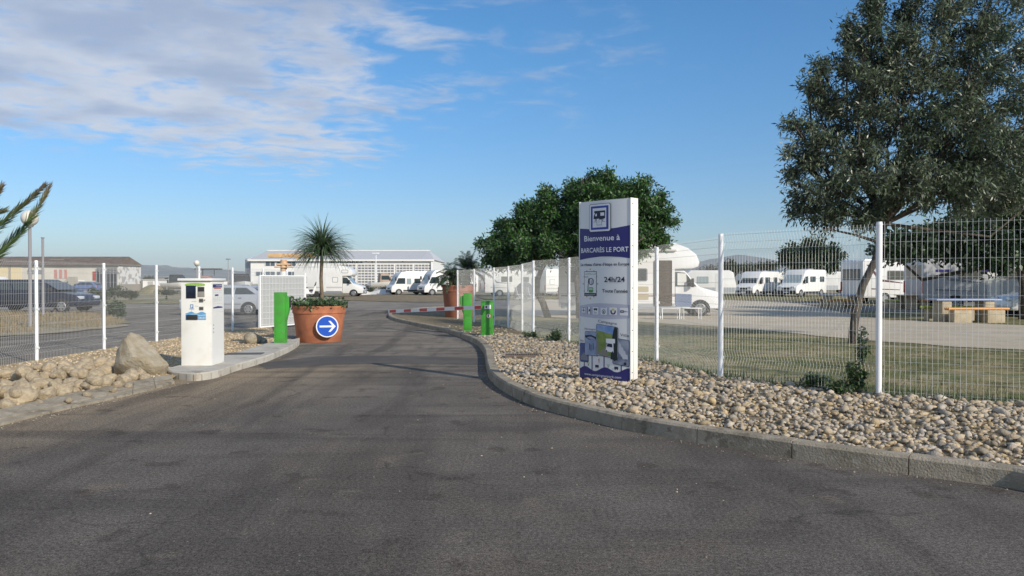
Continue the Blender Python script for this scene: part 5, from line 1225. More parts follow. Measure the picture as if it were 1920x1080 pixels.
def cab_front(root, L_, hw, dark_low=True, lowm=None):
    """Ducato-like cab: nose ends at x=L_"""
    lowm = lowm or dark_pl
    mb = MB(); mb.box(L_ - .22, L_ + .05, -hw * .93, hw * .93, .28, .62); mb.build('bumper', lowm, root, bevel=.06)
    for s in (-1, 1):
        mb = MB(); mb.box(L_ - .32, L_ - .02, s * hw * .62 - .16, s * hw * .62 + .18 * (1), .80, 1.0); mb.build('headlight', lamp_clear, root, bevel=.04)
        mb = MB(); mb.tube([(L_ - 1.28, s * hw, 1.30), (L_ - 1.25, s * (hw + .16), 1.33)], .025, 6); mb.box(L_ - 1.32, L_ - 1.22, s * (hw + .18) - .09, s * (hw + .18) + .09, 1.25, 1.62); mb.build('wing_mirror', dark_pl, root, bevel=.02)
    mb = MB(); mb.box(L_ - .04, L_ + .015, -hw * .38, hw * .38, .70, .90); mb.build('grille', dark_pl, root, bevel=.02)
    mb = MB(); mb.box(L_ + .052, L_ + .062, -.26, .26, .40, .51); mb.build('number_plate', print_w, root)
CABP = lambda L_: [(L_ - 2.0, .34), (L_ - .02, .34), (L_, .62), (L_ - .05, .92), (L_ - .18, 1.05), (L_ - .95, 1.26), (L_ - 1.62, 2.02), (L_ - 2.0, 2.08)]
def alcove(label, body=rv_white, L_=6.7, H=3.05, lowm=dark_pl, stripe=None, wins=None, group=None, pane=blind, door=True, lens=True, doorm=None, luton=True):
    r = empty('motorhome', (0, 0, 0), 0, label, 'motorhome', group); hw = 1.13; x = L_ - 2.0
    # living box with rounded luton nose
    pr_ = [(0, .42), (x, .42), (x, 2.02), (x + .75, 2.04), (x + .98, 2.12), (x + 1.03, 2.30), (x + .90, 2.62), (x + .55, 2.90), (x + .0, H - .03), (x - .6, H), (.18, H), (0, H - .14)]
    mb = MB(); mb.prism(pr_, -hw, hw); mb.build('living_body', body, r, bevel=.055)
    mb = MB(); mb.prism(CABP(L_), -.98, .98); mb.build('cab', body, r, bevel=.07)
    o = L_
    front_quad(r, 'windscreen', (o - .98, 1.30), (o - 1.56, 1.98), .86, .76, pale_glass)
    side_panels(r, 'cab_window', .98, [[(o - 1.95, 1.28), (o - 1.08, 1.28), (o - 1.55, 1.86), (o - 1.95, 1.90)]], glass)
    side_panels(r, 'cab_door_line', .98, [[(o - 1.98, .50), (o - 1.965, .50), (o - 1.965, 1.9), (o - 1.98, 1.9)]], dark_pl, .008)
    arch(r, o - .92, .34, .98); arch(r, 1.75, .34, hw)
    for wx in (o - .92, 1.75):
        for s in (-1, 1): wheel(r, wx, s * (.9 if wx > 3 else 1.03), .34)
    cab_front(r, L_, .98, lowm=lowm)
    side_panels(r, 'skirt', hw, [[(.1, .34), (x - .02, .34), (x - .02, .56), (.1, .56)]], grey_pl if body is not rv_cream else rv_silver, .008)
    for (a, b_, c_, d_) in (wins or [(.5, 1.15, 1.35, 1.95), (3.6, 4.3, 1.35, 1.9)]): window(r, a, b_, c_, d_, hw, pane)
    if luton: window(r, x - .05, x + .6, 2.30, 2.62, hw, pane)
    if door: side_panels(r, 'habitation_door', hw, [rectp(2.55, 3.15, .5, 2.35, .06)], doorm or mat('door_white', (.70, .70, .67), .3), .01)
    side_panels(r, 'stripe', hw, [[(.1, .86), (x, .86), (x, .90), (.1, .90)], [(.1, .95), (x, .95), (x, .97), (.1, .97)]], stripe or grey_pl, .006)
    mb = MB(); mb.box(1.2, 1.9, -.35, .35, H + .001, H + .10); mb.build('roof_hatch', white, r, bevel=.03)
    mb = MB(); mb.box(.2, x - .5, -hw + .05, -hw + .08, H + .06, H + .09); mb.box(.2, x - .5, hw - .08, hw - .05, H + .06, H + .09)
    for q_ in range(4):
        for s in (-1, 1): mb.box(.3 + q_ * (x - 1) / 3, .34 + q_ * (x - 1) / 3, s * (hw - .065) - .012, s * (hw - .065) + .012, H - .01, H + .06)
    mb.build('roof_rail', white, r)
    for s in (-1, 1):
        mb = MB(); mb.box(-.03, .0, s * .95 - .08, s * .95 + .08, .75, 1.25); mb.build('tail_light', lamp_red, r, bevel=.01)
    side_panels(r, 'marker_strip', hw, [[(.0 + .02, 2.88), (x - .6, 2.88), (x - .6, 2.905), (.02, 2.905)]], grey_pl, .006)
    return r
def aclass(label, body=rv_white, L_=6.6, H=2.85, group=None, nose=dark_pl):
    r = empty('motorhome', (0, 0, 0), 0, label, 'motorhome', group); hw = 1.13; o = L_
    pr_ = [(0, .45), (.0, H - .15), (.18, H), (o - 2.0, H), (o - 1.25, H - .12), (o - .95, H - .45), (o - .38, 1.28), (o - .08, 1.05), (o, .75), (o - .02, .35), (.1, .35)]
    mb = MB(); mb.prism(pr_, -hw, hw); mb.build('body', body, r, bevel=.09)
    front_quad(r, 'windscreen', (o - .40, 1.34), (o - .92, H - .52), 1.0, .9, pale_glass)
    side_panels(r, 'cab_window', hw, [[(o - 1.75, 1.35), (o - .55, 1.35), (o - .88, 2.05), (o - 1.75, 2.05)]], glass)
    window(r, o - 2.5, o - 1.95, 1.3, 2.0, hw, pale_glass); window(r, .9, 2.0, 1.45, 2.0, hw, glass); window(r, 2.9, 3.7, 1.45, 2.0, hw, glass)
    for wx in (o - .95, 1.7):
        arch(r, wx, .35, hw)
        for s in (-1, 1): wheel(r, wx, s * 1.04, .35)
    mb = MB(); mb.box(o - .25, o + .04, -hw * .94, hw * .94, .30, .62); mb.build('bumper', nose, r, bevel=.07)
    mb = MB(); mb.box(o - .1, o + .012, -.45, .45, .68, .88); mb.build('grille', dark_pl, r, bevel=.03)
    for s in (-1, 1):
        mb = MB(); mb.box(o - .3, o - .02, s * .78 - .18, s * .78 + .18, .80, 1.0); mb.build('headlight', lamp_clear, r, bevel=.05)
        mb = MB(); mb.box(o - .62, o - .45, s * 1.22 - .1, s * 1.22 + .1, 1.75, 2.15); mb.tube([(o - .55, s * 1.13, 2.1), (o - .52, s * 1.22, 2.1)], .03, 6); mb.build('wing_mirror', dark_pl, r, bevel=.03)
    side_panels(r, 'skirt', hw, [[(o - 3.9, .42), (o - 1.5, .42), (o - 1.5, .62), (o - 3.9, .62)]], dark_pl, .008)
    side_panels(r, 'swoosh', hw, [[(.3, 1.0), (1.7, 1.12), (2.8, .98), (1.6, 1.2), (.3, 1.1)]], grey_pl, .006)
    mb = MB(); mb.box(1.5, 2.2, -.35, .35, H + .001, H + .09); mb.build('roof_hatch', white, r, bevel=.03)
    return r
def lowprofile(label, body=rv_white, L_=6.9, H=2.8, group=None, swoosh=grey_pl, pane=glass, lowm=dark_pl):
    r = empty('motorhome', (0, 0, 0), 0, label, 'motorhome', group); hw = 1.12; o = L_; x = L_ - 1.95
    pr_ = [(0, .42), (x, .42), (x, 2.05), (x + .55, 2.12), (x + .35, 2.45), (x - .3, H - .02), (x - .9, H), (.2, H), (0, H - .16)]
    mb = MB(); mb.prism(pr_, -hw, hw); mb.build('living_body', body, r, bevel=.06)
    mb = MB(); mb.prism(CABP(L_), -.98, .98); mb.build('cab', body, r, bevel=.07)
    front_quad(r, 'windscreen', (o - .98, 1.30), (o - 1.56, 1.98), .86, .76, glass)
    side_panels(r, 'cab_window', .98, [[(o - 1.9, 1.28), (o - 1.08, 1.28), (o - 1.55, 1.88), (o - 1.9, 1.9)]], glass)
    arch(r, o - .92, .34, .98); arch(r, 1.55, .34, hw)
    for wx in (o - .92, 1.55):
        for s in (-1, 1): wheel(r, wx, s * (.9 if wx > 3 else 1.03), .34)
    cab_front(r, L_, .98, lowm=lowm)
    window(r, 1.7, 2.9, 1.5, 2.1, hw, pane); window(r, 3.9, 4.7, 1.5, 2.05, hw, pane)
    side_panels(r, 'habitation_door', hw, [rectp(3.1, 3.7, .5, 2.3, .06)], MATS.get('door_white') or mat('door_white', (.70, .70, .67), .3), .01)
    side_panels(r, 'swoosh', hw, [[(.25, 2.45), (.45, 2.45), (1.3, 1.55), (2.8, 1.35), (2.8, 1.30), (1.2, 1.42)], [(.6, 1.0), (2.6, .92), (2.6, .88), (.6, .93)]], swoosh, .006)
    mb = MB(); mb.box(-.012, -.001, -.9, .9, 1.5, 2.2); mb.build('rear_window', glass, r)
    for s in (-1, 1):
        mb = MB(); mb.box(-.03, -.001, s * 1.0 - .08, s * 1.0 + .08, .8, 1.4); mb.build('tail_light', lamp_red, r, bevel=.01)
    mb = MB(); mb.box(1.4, 2.1, -.35, .35, H + .001, H + .09); mb.build('roof_hatch', white, r, bevel=.03)
    return r
def panel_van(label, body=rv_white, L_=5.9, H=2.55, group=None, screen=pale_glass, lowm=dark_pl):
    r = empty('camper_van', (0, 0, 0), 0, label, 'van', group); hw = 1.02; o = L_
    pr_ = [(0, .34), (0, H - .2), (.15, H), (o - 2.2, H), (o - 1.72, H - .14), (o - .95, 1.28), (o - .18, 1.05), (o - .04, .90), (o, .62), (o - .02, .34)]
    mb = MB(); mb.prism(pr_, -hw, hw); mb.build('body', body, r, bevel=.09)
    front_quad(r, 'windscreen', (o - .99, 1.34), (o - 1.58, H - .38), .90, .80, screen)
    side_panels(r, 'cab_window', hw, [[(o - 2.2, 1.30), (o - 1.14, 1.30), (o - 1.65, 1.92), (o - 2.2, 1.96)]], glass)
    window(r, 2.2, 3.3, 1.4, 1.95, hw, glass); window(r, .5, 1.4, 1.4, 1.95, hw, glass)
    side_panels(r, 'sill', hw, [[(1.3, .36), (o - 1.4, .36), (o - 1.4, .52), (1.3, .52)]], dark_pl, .01)
    for wx in (o - .92, 1.05):
        arch(r, wx, .34, hw)
        for s in (-1, 1): wheel(r, wx, s * .93, .34)
    cab_front(r, L_, hw, lowm=lowm)
    mb = MB(); mb.box(1.4, 2.4, -.4, .4, H + .001, H + .10); mb.build('roof_hatch', grey_pl, r, bevel=.03)
    return r
def caravan(label, L_=4.8, H=2.5, body=rv_white, group=None):
    r = empty('caravan', (0, 0, 0), 0, label, 'caravan', group); hw = 1.05
    pr_ = [(0, .9), (.12, .42), (L_ - .12, .42), (L_, 1.1), (L_ - .25, H - .2), (L_ - .6, H), (.5, H), (.1, H - .3)]
    mb = MB(); mb.prism(pr_, -hw, hw); mb.build('body', body, r, bevel=.08)
    side_panels(r, 'lower_panel', hw, [[(.12, .5), (L_ - .15, .5), (L_ - .08, .95), (.05, .95)]], rv_silver, .006)
    window(r, 1.0, 2.0, 1.3, 1.9, hw, pale_glass); side_panels(r, 'door', hw, [rectp(2.6, 3.2, .5, 2.2, .05)], MATS.get('door_white') or mat('door_white', (.70, .70, .67), .3), .01)
    front_quad(r, 'front_window', (L_ - .03, 1.25), (L_ - .20, 1.85), .75, .7, glass)
    arch(r, 2.2, .3, hw)
    for s in (-1, 1): wheel(r, 2.2, s * .97, .3)
    mb = MB(); mb.tube([(L_ - .1, -.5, .45), (L_ + .9, 0, .45)], .035, 6); mb.tube([(L_ - .1, .5, .45), (L_ + .9, 0, .45)], .035, 6); mb.cyl((L_ + .8, 0, 0.0), (L_ + .8, 0, .5), .03, n=8); mb.build('tow_bar', grey_pl, r)
    return r
def car(label, body, L_=4.1, H=1.42, kind='hatch', group=None, lowm=None):
    r = empty('parked_car', (0, 0, 0), 0, label, 'car', group); hw = .84; o = L_
    rear = .0
    if kind == 'estate': bp = [(0.05, .35), (0, .60), (.06, .98), (o - 1.25, .96), (o - .25, .80), (o - .03, .62), (o, .40), (o - .05, .26), (.1, .26)]
    else: bp = [(0.05, .35), (0, .62), (.10, .98), (o - 1.15, .95), (o - .28, .80), (o - .03, .62), (o, .40), (o - .05, .26), (.1, .26)]
    mb = MB(); mb.prism(bp, -hw, hw); mb.build('body', body, r, bevel=.07, segs=3)
    b0_, b1_ = (.10, o - 1.05); t0_, t1_ = ((.38, o - 1.85) if kind == 'estate' else (.72, o - 1.80)); w0, w1 = hw - .03, hw - .20; z0, z1 = .94, H
    mb = MB(); vs = []
    for q_ in range(5):
        s_ = q_ / 4; bul = .05 * sin(s_ * pi)
        e = s_ ** .9; xa = b0_ + (t0_ - b0_) * e; xb = b1_ + (t1_ - b1_) * e; wy = w0 + (w1 - w0) * s_ + bul * .6; zz_ = z0 + (z1 - z0) * s_
        vs += [(xa - bul, -wy, zz_), (xb + bul, -wy, zz_), (xb + bul, wy, zz_), (xa - bul, wy, zz_)]
    fs_2 = []
    for q_ in range(4):
        for i in range(4): fs_2.append((4 * q_ + i, 4 * q_ + (i + 1) % 4, 4 * q_ + 4 + (i + 1) % 4, 4 * q_ + 4 + i))
    fs_2 += [(0, 3, 2, 1), (16, 17, 18, 19)]; mb.add(vs, fs_2); mb.build('cabin', body, r, bevel=.03)
    def sidept(s, t, sd, off=.05):      # s along, t up
        xa = b0_ + (t0_ - b0_) * t; xb = b1_ + (t1_ - b1_) * t; wy = w0 + (w1 - w0) * t + off; return (xa + (xb - xa) * s, sd * wy, z0 + (z1 - z0) * t)
    for (s0, s1, s2, s3) in ((.10, .46, .46, .17), (.49, .93, .86, .49)):
        for sd in (-1, 1):
            a = [sidept(s0, .12, sd, .028), sidept(s1, .12, sd, .028), sidept(s2, .84, sd, .03), sidept(s3, .84, sd, .03)]; mid_ = [sidept(s0 * .5 + s3 * .5, .5, sd, .036), sidept((s1 + s2) / 2, .5, sd, .036)]
            mb = MB(); mb.add([a[0], a[1], mid_[1], a[2], a[3], mid_[0]], [(0, 1, 2, 5), (5, 2, 3, 4)]); mb.add([(p_[0], p_[1] - sd * .03, p_[2]) for p_ in a], [(0, 1, 2, 3)]); mb.build('side_window', glass, r)
    front_quad(r, 'windscreen', (b1_ + .035, z0 + .06), (t1_ + .10, z1 - .06), w0 - .08, w1 - .02, glass)
    d_ = front_quad(r, 'rear_window', (b0_ - .045, z0 + .1), (t0_ - .08, z1 - .06), w0 - .1, w1 - .04, glass, -.014)
    for wx in (o - .78, .78):
        arch(r, wx, .30, hw)
        for s in (-1, 1): wheel(r, wx, s * (hw - .07), .30, .18)
    for s in (-1, 1):
        mb = MB(); mb.box(o - .22, o - .0, s * .6 - .16, s * .6 + .16, .60, .74); mb.build('headlight', lamp_clear, r, bevel=.04)
        mb = MB(); mb.box(-.012, .06, s * .66 - .11, s * .66 + .11, .66, .92); mb.build('tail_light', lamp_red, r, bevel=.02)
        mb = MB(); mb.box(b1_ - .28, b1_ - .12, s * (hw + .08) - .08, s * (hw + .08) + .06, .95, 1.08); mb.build('wing_mirror', dark_pl, r, bevel=.03)
        mb = MB(); mb.box(o - 2.0, o - 1.86, s * (hw + .008) - .01, s * (hw + .008) + .01, .80, .83); mb.box(o - 2.9, o - 2.76, s * (hw + .008) - .01, s * (hw + .008) + .01, .80, .83); mb.build('door_handle', dark_pl, r)
    side_panels(r, 'rub_strip', hw, [[(1.12, .50), (o - 1.15, .50), (o - 1.15, .56), (1.12, .56)]], lowm or dark_pl, .012)
    mb = MB(); mb.box(-.04, .25, -hw + .03, hw - .03, .28, .50); mb.build('bumper', lowm or body, r, bevel=.05)
    return r
def place(v, px, py, heading, s=1.0, z=0.0, anchor=0.0, mirror=False):
    """anchor: x in the vehicle that stands at the given photo point (its near side)"""
    c = P(px, py, z); a = radians(heading); v.rotation_euler = (0, 0, a); v.scale = (s, s, s); q_ = Vector((anchor * s, 0, 0)); q_.rotate(Euler((0, 0, a))); v.location = (c.x - q_.x, c.y - q_.y, z); return v
# heading: degrees, 0 = nose to the right of the photo, 180 = to the left, -90 = towards us
GM = 'white motorhomes parked on the camping ground'
place(alcove('white alcove motorhome parked side on behind the arrow planter', lowm=grey_pl, wins=[(.55, 1.3, 1.35, 1.95), (3.75, 4.3, 1.4, 1.9)], group=GM), 684, 556, 0, .98, 0, 6.7)
ac = aclass('white integrated motorhome parked left of the other two, nose to the left', group=GM); place(ac, 730, 553, 206, .88, 0, 6.5)
place(aclass('silver nosed integrated motorhome in the middle of the row of three', rv_silver, group=GM), 776, 552.5, 212, .88, 0, 6.5)
place(aclass('white integrated motorhome nearest the far planter in the row of three', group=GM), 790, 554, 208, .93, 0, 6.5)
place(lowprofile('white motorhome with red tail light seen through the right fence beside the access post', group=GM), 905, 556, 14, .93, 0, 0)
place(lowprofile('white motorhome with grey swoosh behind the barrier side of the spreading tree', group=GM), 972, 554, -8, .93, 0, 0)
place(alcove('white alcove motorhome seen from its grey rear, left of the pylon', group=GM), 1014, 556, 28, .86, 0, 0)
H_ = alcove('large cream alcove motorhome with open door curtain parked right behind the pylon', rv_cream, 6.9, 3.15, lowm=blue_pl, wins=[(.5, 1.5, 1.45, 2.0), (3.3, 3.75, 1.5, 2.05)], doorm=dark_pl, luton=False, stripe=mat('maroon_stripe', (.20, .07, .06), .4), pane=glass)
place(H_, 1346, 592, -4, 1.03, 0, 6.9)
side_panels(H_, 'door_curtain', 1.13, [rectp(4.02, 4.78, .45, 2.38, .03)], mat('bead_curtain', (.12, .085, .055), .9, c2=(.05, .038, .028), scale=22), .03, (-1,))
side_panels(H_, 'ventilation_grille', 1.13, [rectp(3.3, 3.8, 1.05, 1.28, .02), rectp(3.3, 3.8, .72, .95, .02)], mat('cream_grille', (.50, .44, .30), .6), .012)
side_panels(H_, 'lower_cladding', .98, [[(5.0 - .05, .42), (5.62, .42), (5.62, .95), (4.95, .98)]], blue_pl, .010)
side_panels(H_, 'window_blind', .98, [[(5.02, 1.33), (5.42, 1.33), (5.38, 1.83), (5.02, 1.85)]], blind, .016)
mb = MB(); mb.cyl((1.2, -1.20, 2.82), (4.95, -1.20, 2.82), .06, n=10); mb.build('awning_case', white, H_)
place(caravan('white caravan with silver lower panel just left of the second near fence post', 4.4, 2.45, group='caravans on the camping ground'), 1377, 559, -6, 1.0, 0, 4.4)
place(panel_van('white camper van with dark windscreen, first of the vans right of the caravan', screen=glass), 1394, 556, 226, .96, 0, 5.9)
place(alcove('white motorhome half covered by a grey sheet between the two camper vans', rv_white, group=GM), 1436, 554, 215, .84, 0, 6.7)
place(panel_van('white camper van with pale windscreen under the small round tree', H=2.6), 1474, 557, 222, 1.0, 0, 5.9)
place(caravan('white caravan behind the small round tree', 5.2, 2.6, group='caravans on the camping ground'), 1560, 550, 180, 1.0, 0, 3.5)
place(lowprofile('white motorhome with dark swoosh and grey rear wall behind the leaning tree trunk', swoosh=mat('burgundy_print', (.09, .03, .04), .4), pane=glass), 1596, 570, 12, 1.06, 0, 0)
pv = place(lowprofile('white motorhome with dark open doorway between the trunk and the big shaded motorhome', H=2.9), 1650, 566, -4, 1.0, 0, 0)
side_panels(pv, 'open_doorway', 1.12, [rectp(1.75, 2.45, .5, 2.3, .05)], dark_pl, .025, (-1,))
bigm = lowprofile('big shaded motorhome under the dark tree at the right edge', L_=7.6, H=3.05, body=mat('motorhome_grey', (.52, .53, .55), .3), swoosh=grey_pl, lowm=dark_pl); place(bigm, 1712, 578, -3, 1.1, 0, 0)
side_panels(bigm, 'blue_mark', 1.12, [[(.6 + k * 1.1, 1.86), (1.3 + k * 1.1, 1.86), (1.36 + k * 1.1, 1.98), (.6 + k * 1.1, 1.98)] for k in range(3)], navy, .02, (-1,))
place(car('silver hatchback cut off by the right edge of the photo beneath the dark tree', mat('car_pale_silver', (.72, .73, .74), .25, .1), 4.2, 1.75), 1880, 594, 172, 1.15, 0, 4.1)
place(car('silver hatchback parked behind the left fence, right of the pay station', mat('car_silver', (.52, .54, .57), .25, .4), 4.0, 1.36, lowm=grey_pl), 507, 590, 181, .97, 0, 0)
place(car('second silver car whose roof shows above the nearer silver hatchback', mat('car_silver_far', (.42, .45, .48), .25, .4), 4.0, 1.36), 482, 578, 180, .98, 0, 0)
dk_blue = mat('car_dark_blue', (.012, .016, .034), .22)
place(car('long dark blue estate car parked behind the left fence, bonnet to the right', dk_blue, 4.7, 1.45, 'estate'), 170, 586, -2, 1.12, 0, 4.7)
place(car('dark hatchback parked beyond the estate car, red tail light to the right', mat('car_black', (.02, .022, .03), .25), 4.2, 1.45), 134, 566, 184, 1.0, 0, 0)
place(car('small blue car parked in front of the warehouse bay', mat('car_blue', (.12, .17, .33), .3), 3.9, 1.4), 188, 549, 180, 1.0, 0, 0)
place(car('grey car at the far left edge beyond the dark estate', mat('car_grey', (.30, .33, .36), .3), 4.2, 1.42), 12, 562, 180, 1.0, 0, 0)

# white and black scooter by the arrow planter
c = P(580, 557, 0); sc_ = empty('scooter', (c.x, c.y, 0), radians(15), 'white and black scooter parked at the rear of the alcove motorhome', 'scooter')
for x in (-.62, .62):
    w_ = empty('wheel', (x, 0, .28)); w_.parent = sc_; mb = MB(); mb.cyl((0, -.06, 0), (0, .06, 0), .28, n=18); mb.build('tyre', tyre_m, w_, bevel=.02)
mb = MB(); mb.prism([(-.85, .62), (-.75, .86), (-.1, .80), (.0, .45), (.25, .38), (.45, .95), (.62, 1.15), (.60, .75), (.42, .28), (-.35, .26), (-.6, .40)], -.15, .15); mb.build('body', rv_white, sc_, bevel=.05)
mb = MB(); mb.prism([(-.78, .865), (-.7, .96), (-.15, .92), (-.08, .81)], -.14, .14); mb.build('seat', dark_pl, sc_, bevel=.04)
mb = MB(); mb.prism([(.42, 1.0), (.60, 1.45), (.66, 1.42), (.60, 1.12)], -.18, .18); mb.tube([(.45, -.35, 1.10), (.45, .35, 1.10)], .02, 6); mb.build('handlebar_fairing', dark_pl, sc_, bevel=.02)

# ------------------------------------------------------------------ picnic sets
stone_b = mat('cream_block', (.50, .42, .29), .9, c2=(.42, .345, .225), scale=6, bump=.4, bscale=40)
def picnic(px, py, z, s, label, tc_, bc_2, rz=0, bc3=None):
    c = P(px, py, z); r = empty('picnic_table', (c.x, c.y, z), radians(rz), label, 'picnic table'); r.scale = (s, s, s)
    for y0_, h_, n_, m_ in ((-.75, .44, 'bench_top', bc_2), (.75, .44, 'bench_top', bc3 or bc_2)):
        mb = MB(); mb.cyl((-1.0, y0_ - .1, h_), (1.0, y0_ - .1, h_), .045, n=8); mb.cyl((-1.0, y0_, h_), (1.0, y0_, h_), .045, n=8); mb.cyl((-1.0, y0_ + .1, h_), (1.0, y0_ + .1, h_), .045, n=8); mb.build(n_, m_, r)
        for x in (-.55, .55):
            mb = MB(); mb.box(x - .29, x + .29, y0_ - .17, y0_ + .17, -.05, h_ - .04); mb.build('support', stone_b, r, bevel=.02)
    mb = MB()
    for k in range(6): mb.box(-1.1, 1.1, -.36 + k * .125, -.25 + k * .125, .70, .75)
    mb.build('table_top', tc_, r, bevel=.01)
    for x in (-.72, .72):
        mb = MB(); mb.box(x - .16, x + .16, -.30, .30, -.05, .698); mb.build('leg', stone_b, r, bevel=.02)
    return r
pblue = mat('pale_blue_paint', (.33, .41, .60), .45); porange = mat('orange_paint', (.60, .26, .05), .5); pyel = mat('lime_paint', (.42, .45, .06), .5)
picnic(1806, 602, .05, 1.12, 'picnic table with pale blue top and orange bench nearest the lane, right of the post', pblue, porange, 1, pyel)
picnic(1576, 577, .02, 1.0, 'picnic table with blue top and orange bench under the leaning trunk, left of it', pblue, porange, 2)
picnic(1700, 578, .02, 1.0, 'picnic table with orange bench beside the right near fence post', porange, porange, 80, pyel)
# white folding tables by the cream motorhome
for i, (x0_, x1_, lb) in enumerate(((1238, 1274, 'white folding camping table beside the cream motorhome, the left one'), (1278, 1314, 'white folding camping table near the cab wheel of the cream motorhome'))):
    a = P(x0_, 600, 0); b_ = P(x1_, 600, 0); wd = b_.x - a.x; r = empty('camping_table', ((a.x + b_.x) / 2, a.y, 0), 0, lb, 'camping table')
    mb = MB(); mb.box(-wd / 2, wd / 2, -.25, .25, .46, .49); mb.build('table_top', white, r, bevel=.01)
    for x in (-wd / 2 + .04, wd / 2 - .04):
        for y in (-.21, .21): mb = MB(); mb.cyl((x, y, 0), (x, y, .46), .018, n=8); mb.build('leg', white_gal, r)
# folding chairs and a dark pop-up shelter near the motorhomes
c = P(984, 560, 0); r = empty('beach_shelter', (c.x, c.y, 0), 0, 'small dark pop up beach shelter beside the white motorhomes behind the fence', 'shelter'); mb = MB()
vs = []; 
for j in range(7):
    for i in range(13): t = pi * i / 12; ph = pi / 2 * j / 6; vs.append((cos(t) * 1.0 * cos(ph * .999), -sin(ph) * .9, sin(t) * 1.45 * cos(ph * .999)))
mb.add(vs, [(j * 13 + i, j * 13 + i + 1, (j + 1) * 13 + i + 1, (j + 1) * 13 + i) for j in range(6) for i in range(12)]); mb.build('canopy', mat('dark_canvas', (.10, .11, .13), .8), r, smooth=True)
def chair(px, py, label):
    c = P(px, py, 0); r = empty('folding_chair', (c.x, c.y, 0), radians(20), label, 'chair', 'folding chairs beside the beach shelter')
    mb = MB(); mb.box(-.25, .25, -.22, .22, .42, .45); mb.build('seat', white, r); mb = MB(); mb.prism([(-.25, .45), (-.36, 1.0), (-.33, 1.0), (-.22, .45)], -.22, .22); mb.build('backrest', white, r)
    for x, x2 in ((-.25, .28), (.25, -.28)):
        for y in (-.2, .2): mb = MB(); mb.cyl((x, y, .42), (x2, y, 0), .014, n=6); mb.build('leg', white_gal, r)
chair(974, 562, 'white folding chair left of the dark shelter'); chair(996, 562, 'white folding chair right of the dark shelter')

# ------------------------------------------------------------------ lamps, masts
def globe_lamp(px, pyb, pyt, D, rpx, label, z0=0):
    c = PD(px, pyb, D); t = PD(px, pyt, D); r_ = rpx * D / F; r = empty('street_lamp', (c.x, D, z0), 0, label, 'street lamp')
    mb = MB(); mb.cyl((0, 0, 0), (0, 0, t.z - r_ - z0), .062, .05, n=12); mb.build('pole', mat('lamp_pole_grey', (.27, .26, .27), .5), r)
    mb = MB(); mb.cyl((0, 0, t.z - z0 - r_ - .03), (0, 0, t.z - z0 - r_ * .8), .10, .13, n=16); mb.build('collar', grey_pl, r)
    mb = MB(); mb.lathe([(max(.001, r_ * sin(pi * k / 14)), t.z - z0 - r_ * cos(pi * k / 14)) for k in range(15)], 24); mb.build('globe', mat('opal_globe', (.70, .66, .58), .35), r, smooth=True)
globe_lamp(57, 616, 409, 26.5, 15, 'street lamp with large white globe at the left edge behind the palm fronds')
globe_lamp(369, 560, 493, 60, 5.2, 'far street lamp with small white globe above the pay station')
c = PD(81, 590, 34); t = PD(81, 447, 34); r = empty('bare_mast', (c.x, 34, 0), 0, 'bare grey mast right of the large globe lamp', 'mast'); mb = MB(); mb.cyl((0, 0, 0), (0, 0, t.z), .06, .05, n=10); mb.build('pole', MATS['lamp_pole_grey'], r); mb = MB(); mb.cyl((0, 0, t.z), (0, 0, t.z + .05), .07, n=10); mb.build('cap', grey_pl, r)
c = PD(428, 540, 110); t = PD(428, 487, 110); r = empty('light_mast', (c.x, 110, 0), 0, 'thin far light mast left of the boat hall', 'mast'); mb = MB(); mb.cyl((0, 0, 0), (0, 0, t.z), .07, .04, n=8); mb.build('pole', MATS['lamp_pole_grey'], r); mb = MB(); mb.box(-.3, .3, -.1, .1, t.z, t.z + .15); mb.build('lamp_head', grey_pl, r)
c = PD(707, 553, 86); t = PD(707, 478, 125)
c = PD(705, 540, 100); t = PD(705, 476, 100); r = empty('street_lamp', (c.x, 100, 0), 0, 'far flat headed street lamp in front of the boat hall', 'street lamp'); mb = MB(); mb.cyl((0, 0, 0), (0, 0, t.z), .08, .05, n=8); mb.build('pole', white_gal, r); mb = MB(); mb.box(-.45, .45, -.2, .2, t.z + .0, t.z + .14); mb.build('lamp_head', white, r, bevel=.03)

# ------------------------------------------------------------------ the boat hall
Dh = 140.0
def hx(px): return (px - 960) / F * Dh
def hz(py): return CH + (525 - py) / F * Dh
xl, xr = hx(470), hx(811); hb = empty('boat_hall', ((xl + xr) / 2, Dh, 0), 0, 'long white boat hall with glazed doors and Barcares lettering', 'building'); ox = (xl + xr) / 2
wallm = mat('hall_white', (.82, .81, .78), .6, c2=(.79, .78, .75), scale=.4); roofm = mat('hall_roof', (.52, .52, .52), .6)
mb = MB(); mb.box(xl - ox, xr - ox, 0, 24, 0, hz(487)); mb.build('wall', wallm, hb)
rz_ = hz(487); rt_ = hz(472) + .55
mb = MB(); mb.add([(xl - ox - .3, -.4, rz_), (xr - ox + .3, -.4, rz_), (xr - ox - 1.6, 10, rt_), (xl - ox, 10, rt_), (xl - ox - .3, 24.4, rz_), (xr - ox + .3, 24.4, rz_)], [(0, 1, 2, 3), (3, 2, 5, 4), (0, 3, 4), (1, 5, 2), (0, 4, 5, 1)]); rf = mb.build('roof', roofm, hb)
mb = MB()
for k in range(60): x = xl - ox + k * (xr - xl - 1.6) / 60; mb.tube([(x, -.42, rz_ + .03), (x + .02, 10, rt_ + .03)], .03, 4)
mb.build('roof_seams', mat('seam_grey', (.42, .44, .47), .5), rf)
mb = MB(); mb.box(xl - ox - .1, xr - ox - 1.5, 9.8, 10.2, rt_ - .02, rt_ + .12); mb.build('ridge_cap', white, rf)
mb = MB(); mb.box(xl - ox - .35, xr - ox + .35, -.55, -.41, rz_ - .25, rz_ + .05); mb.build('gutter', wallm, hb)
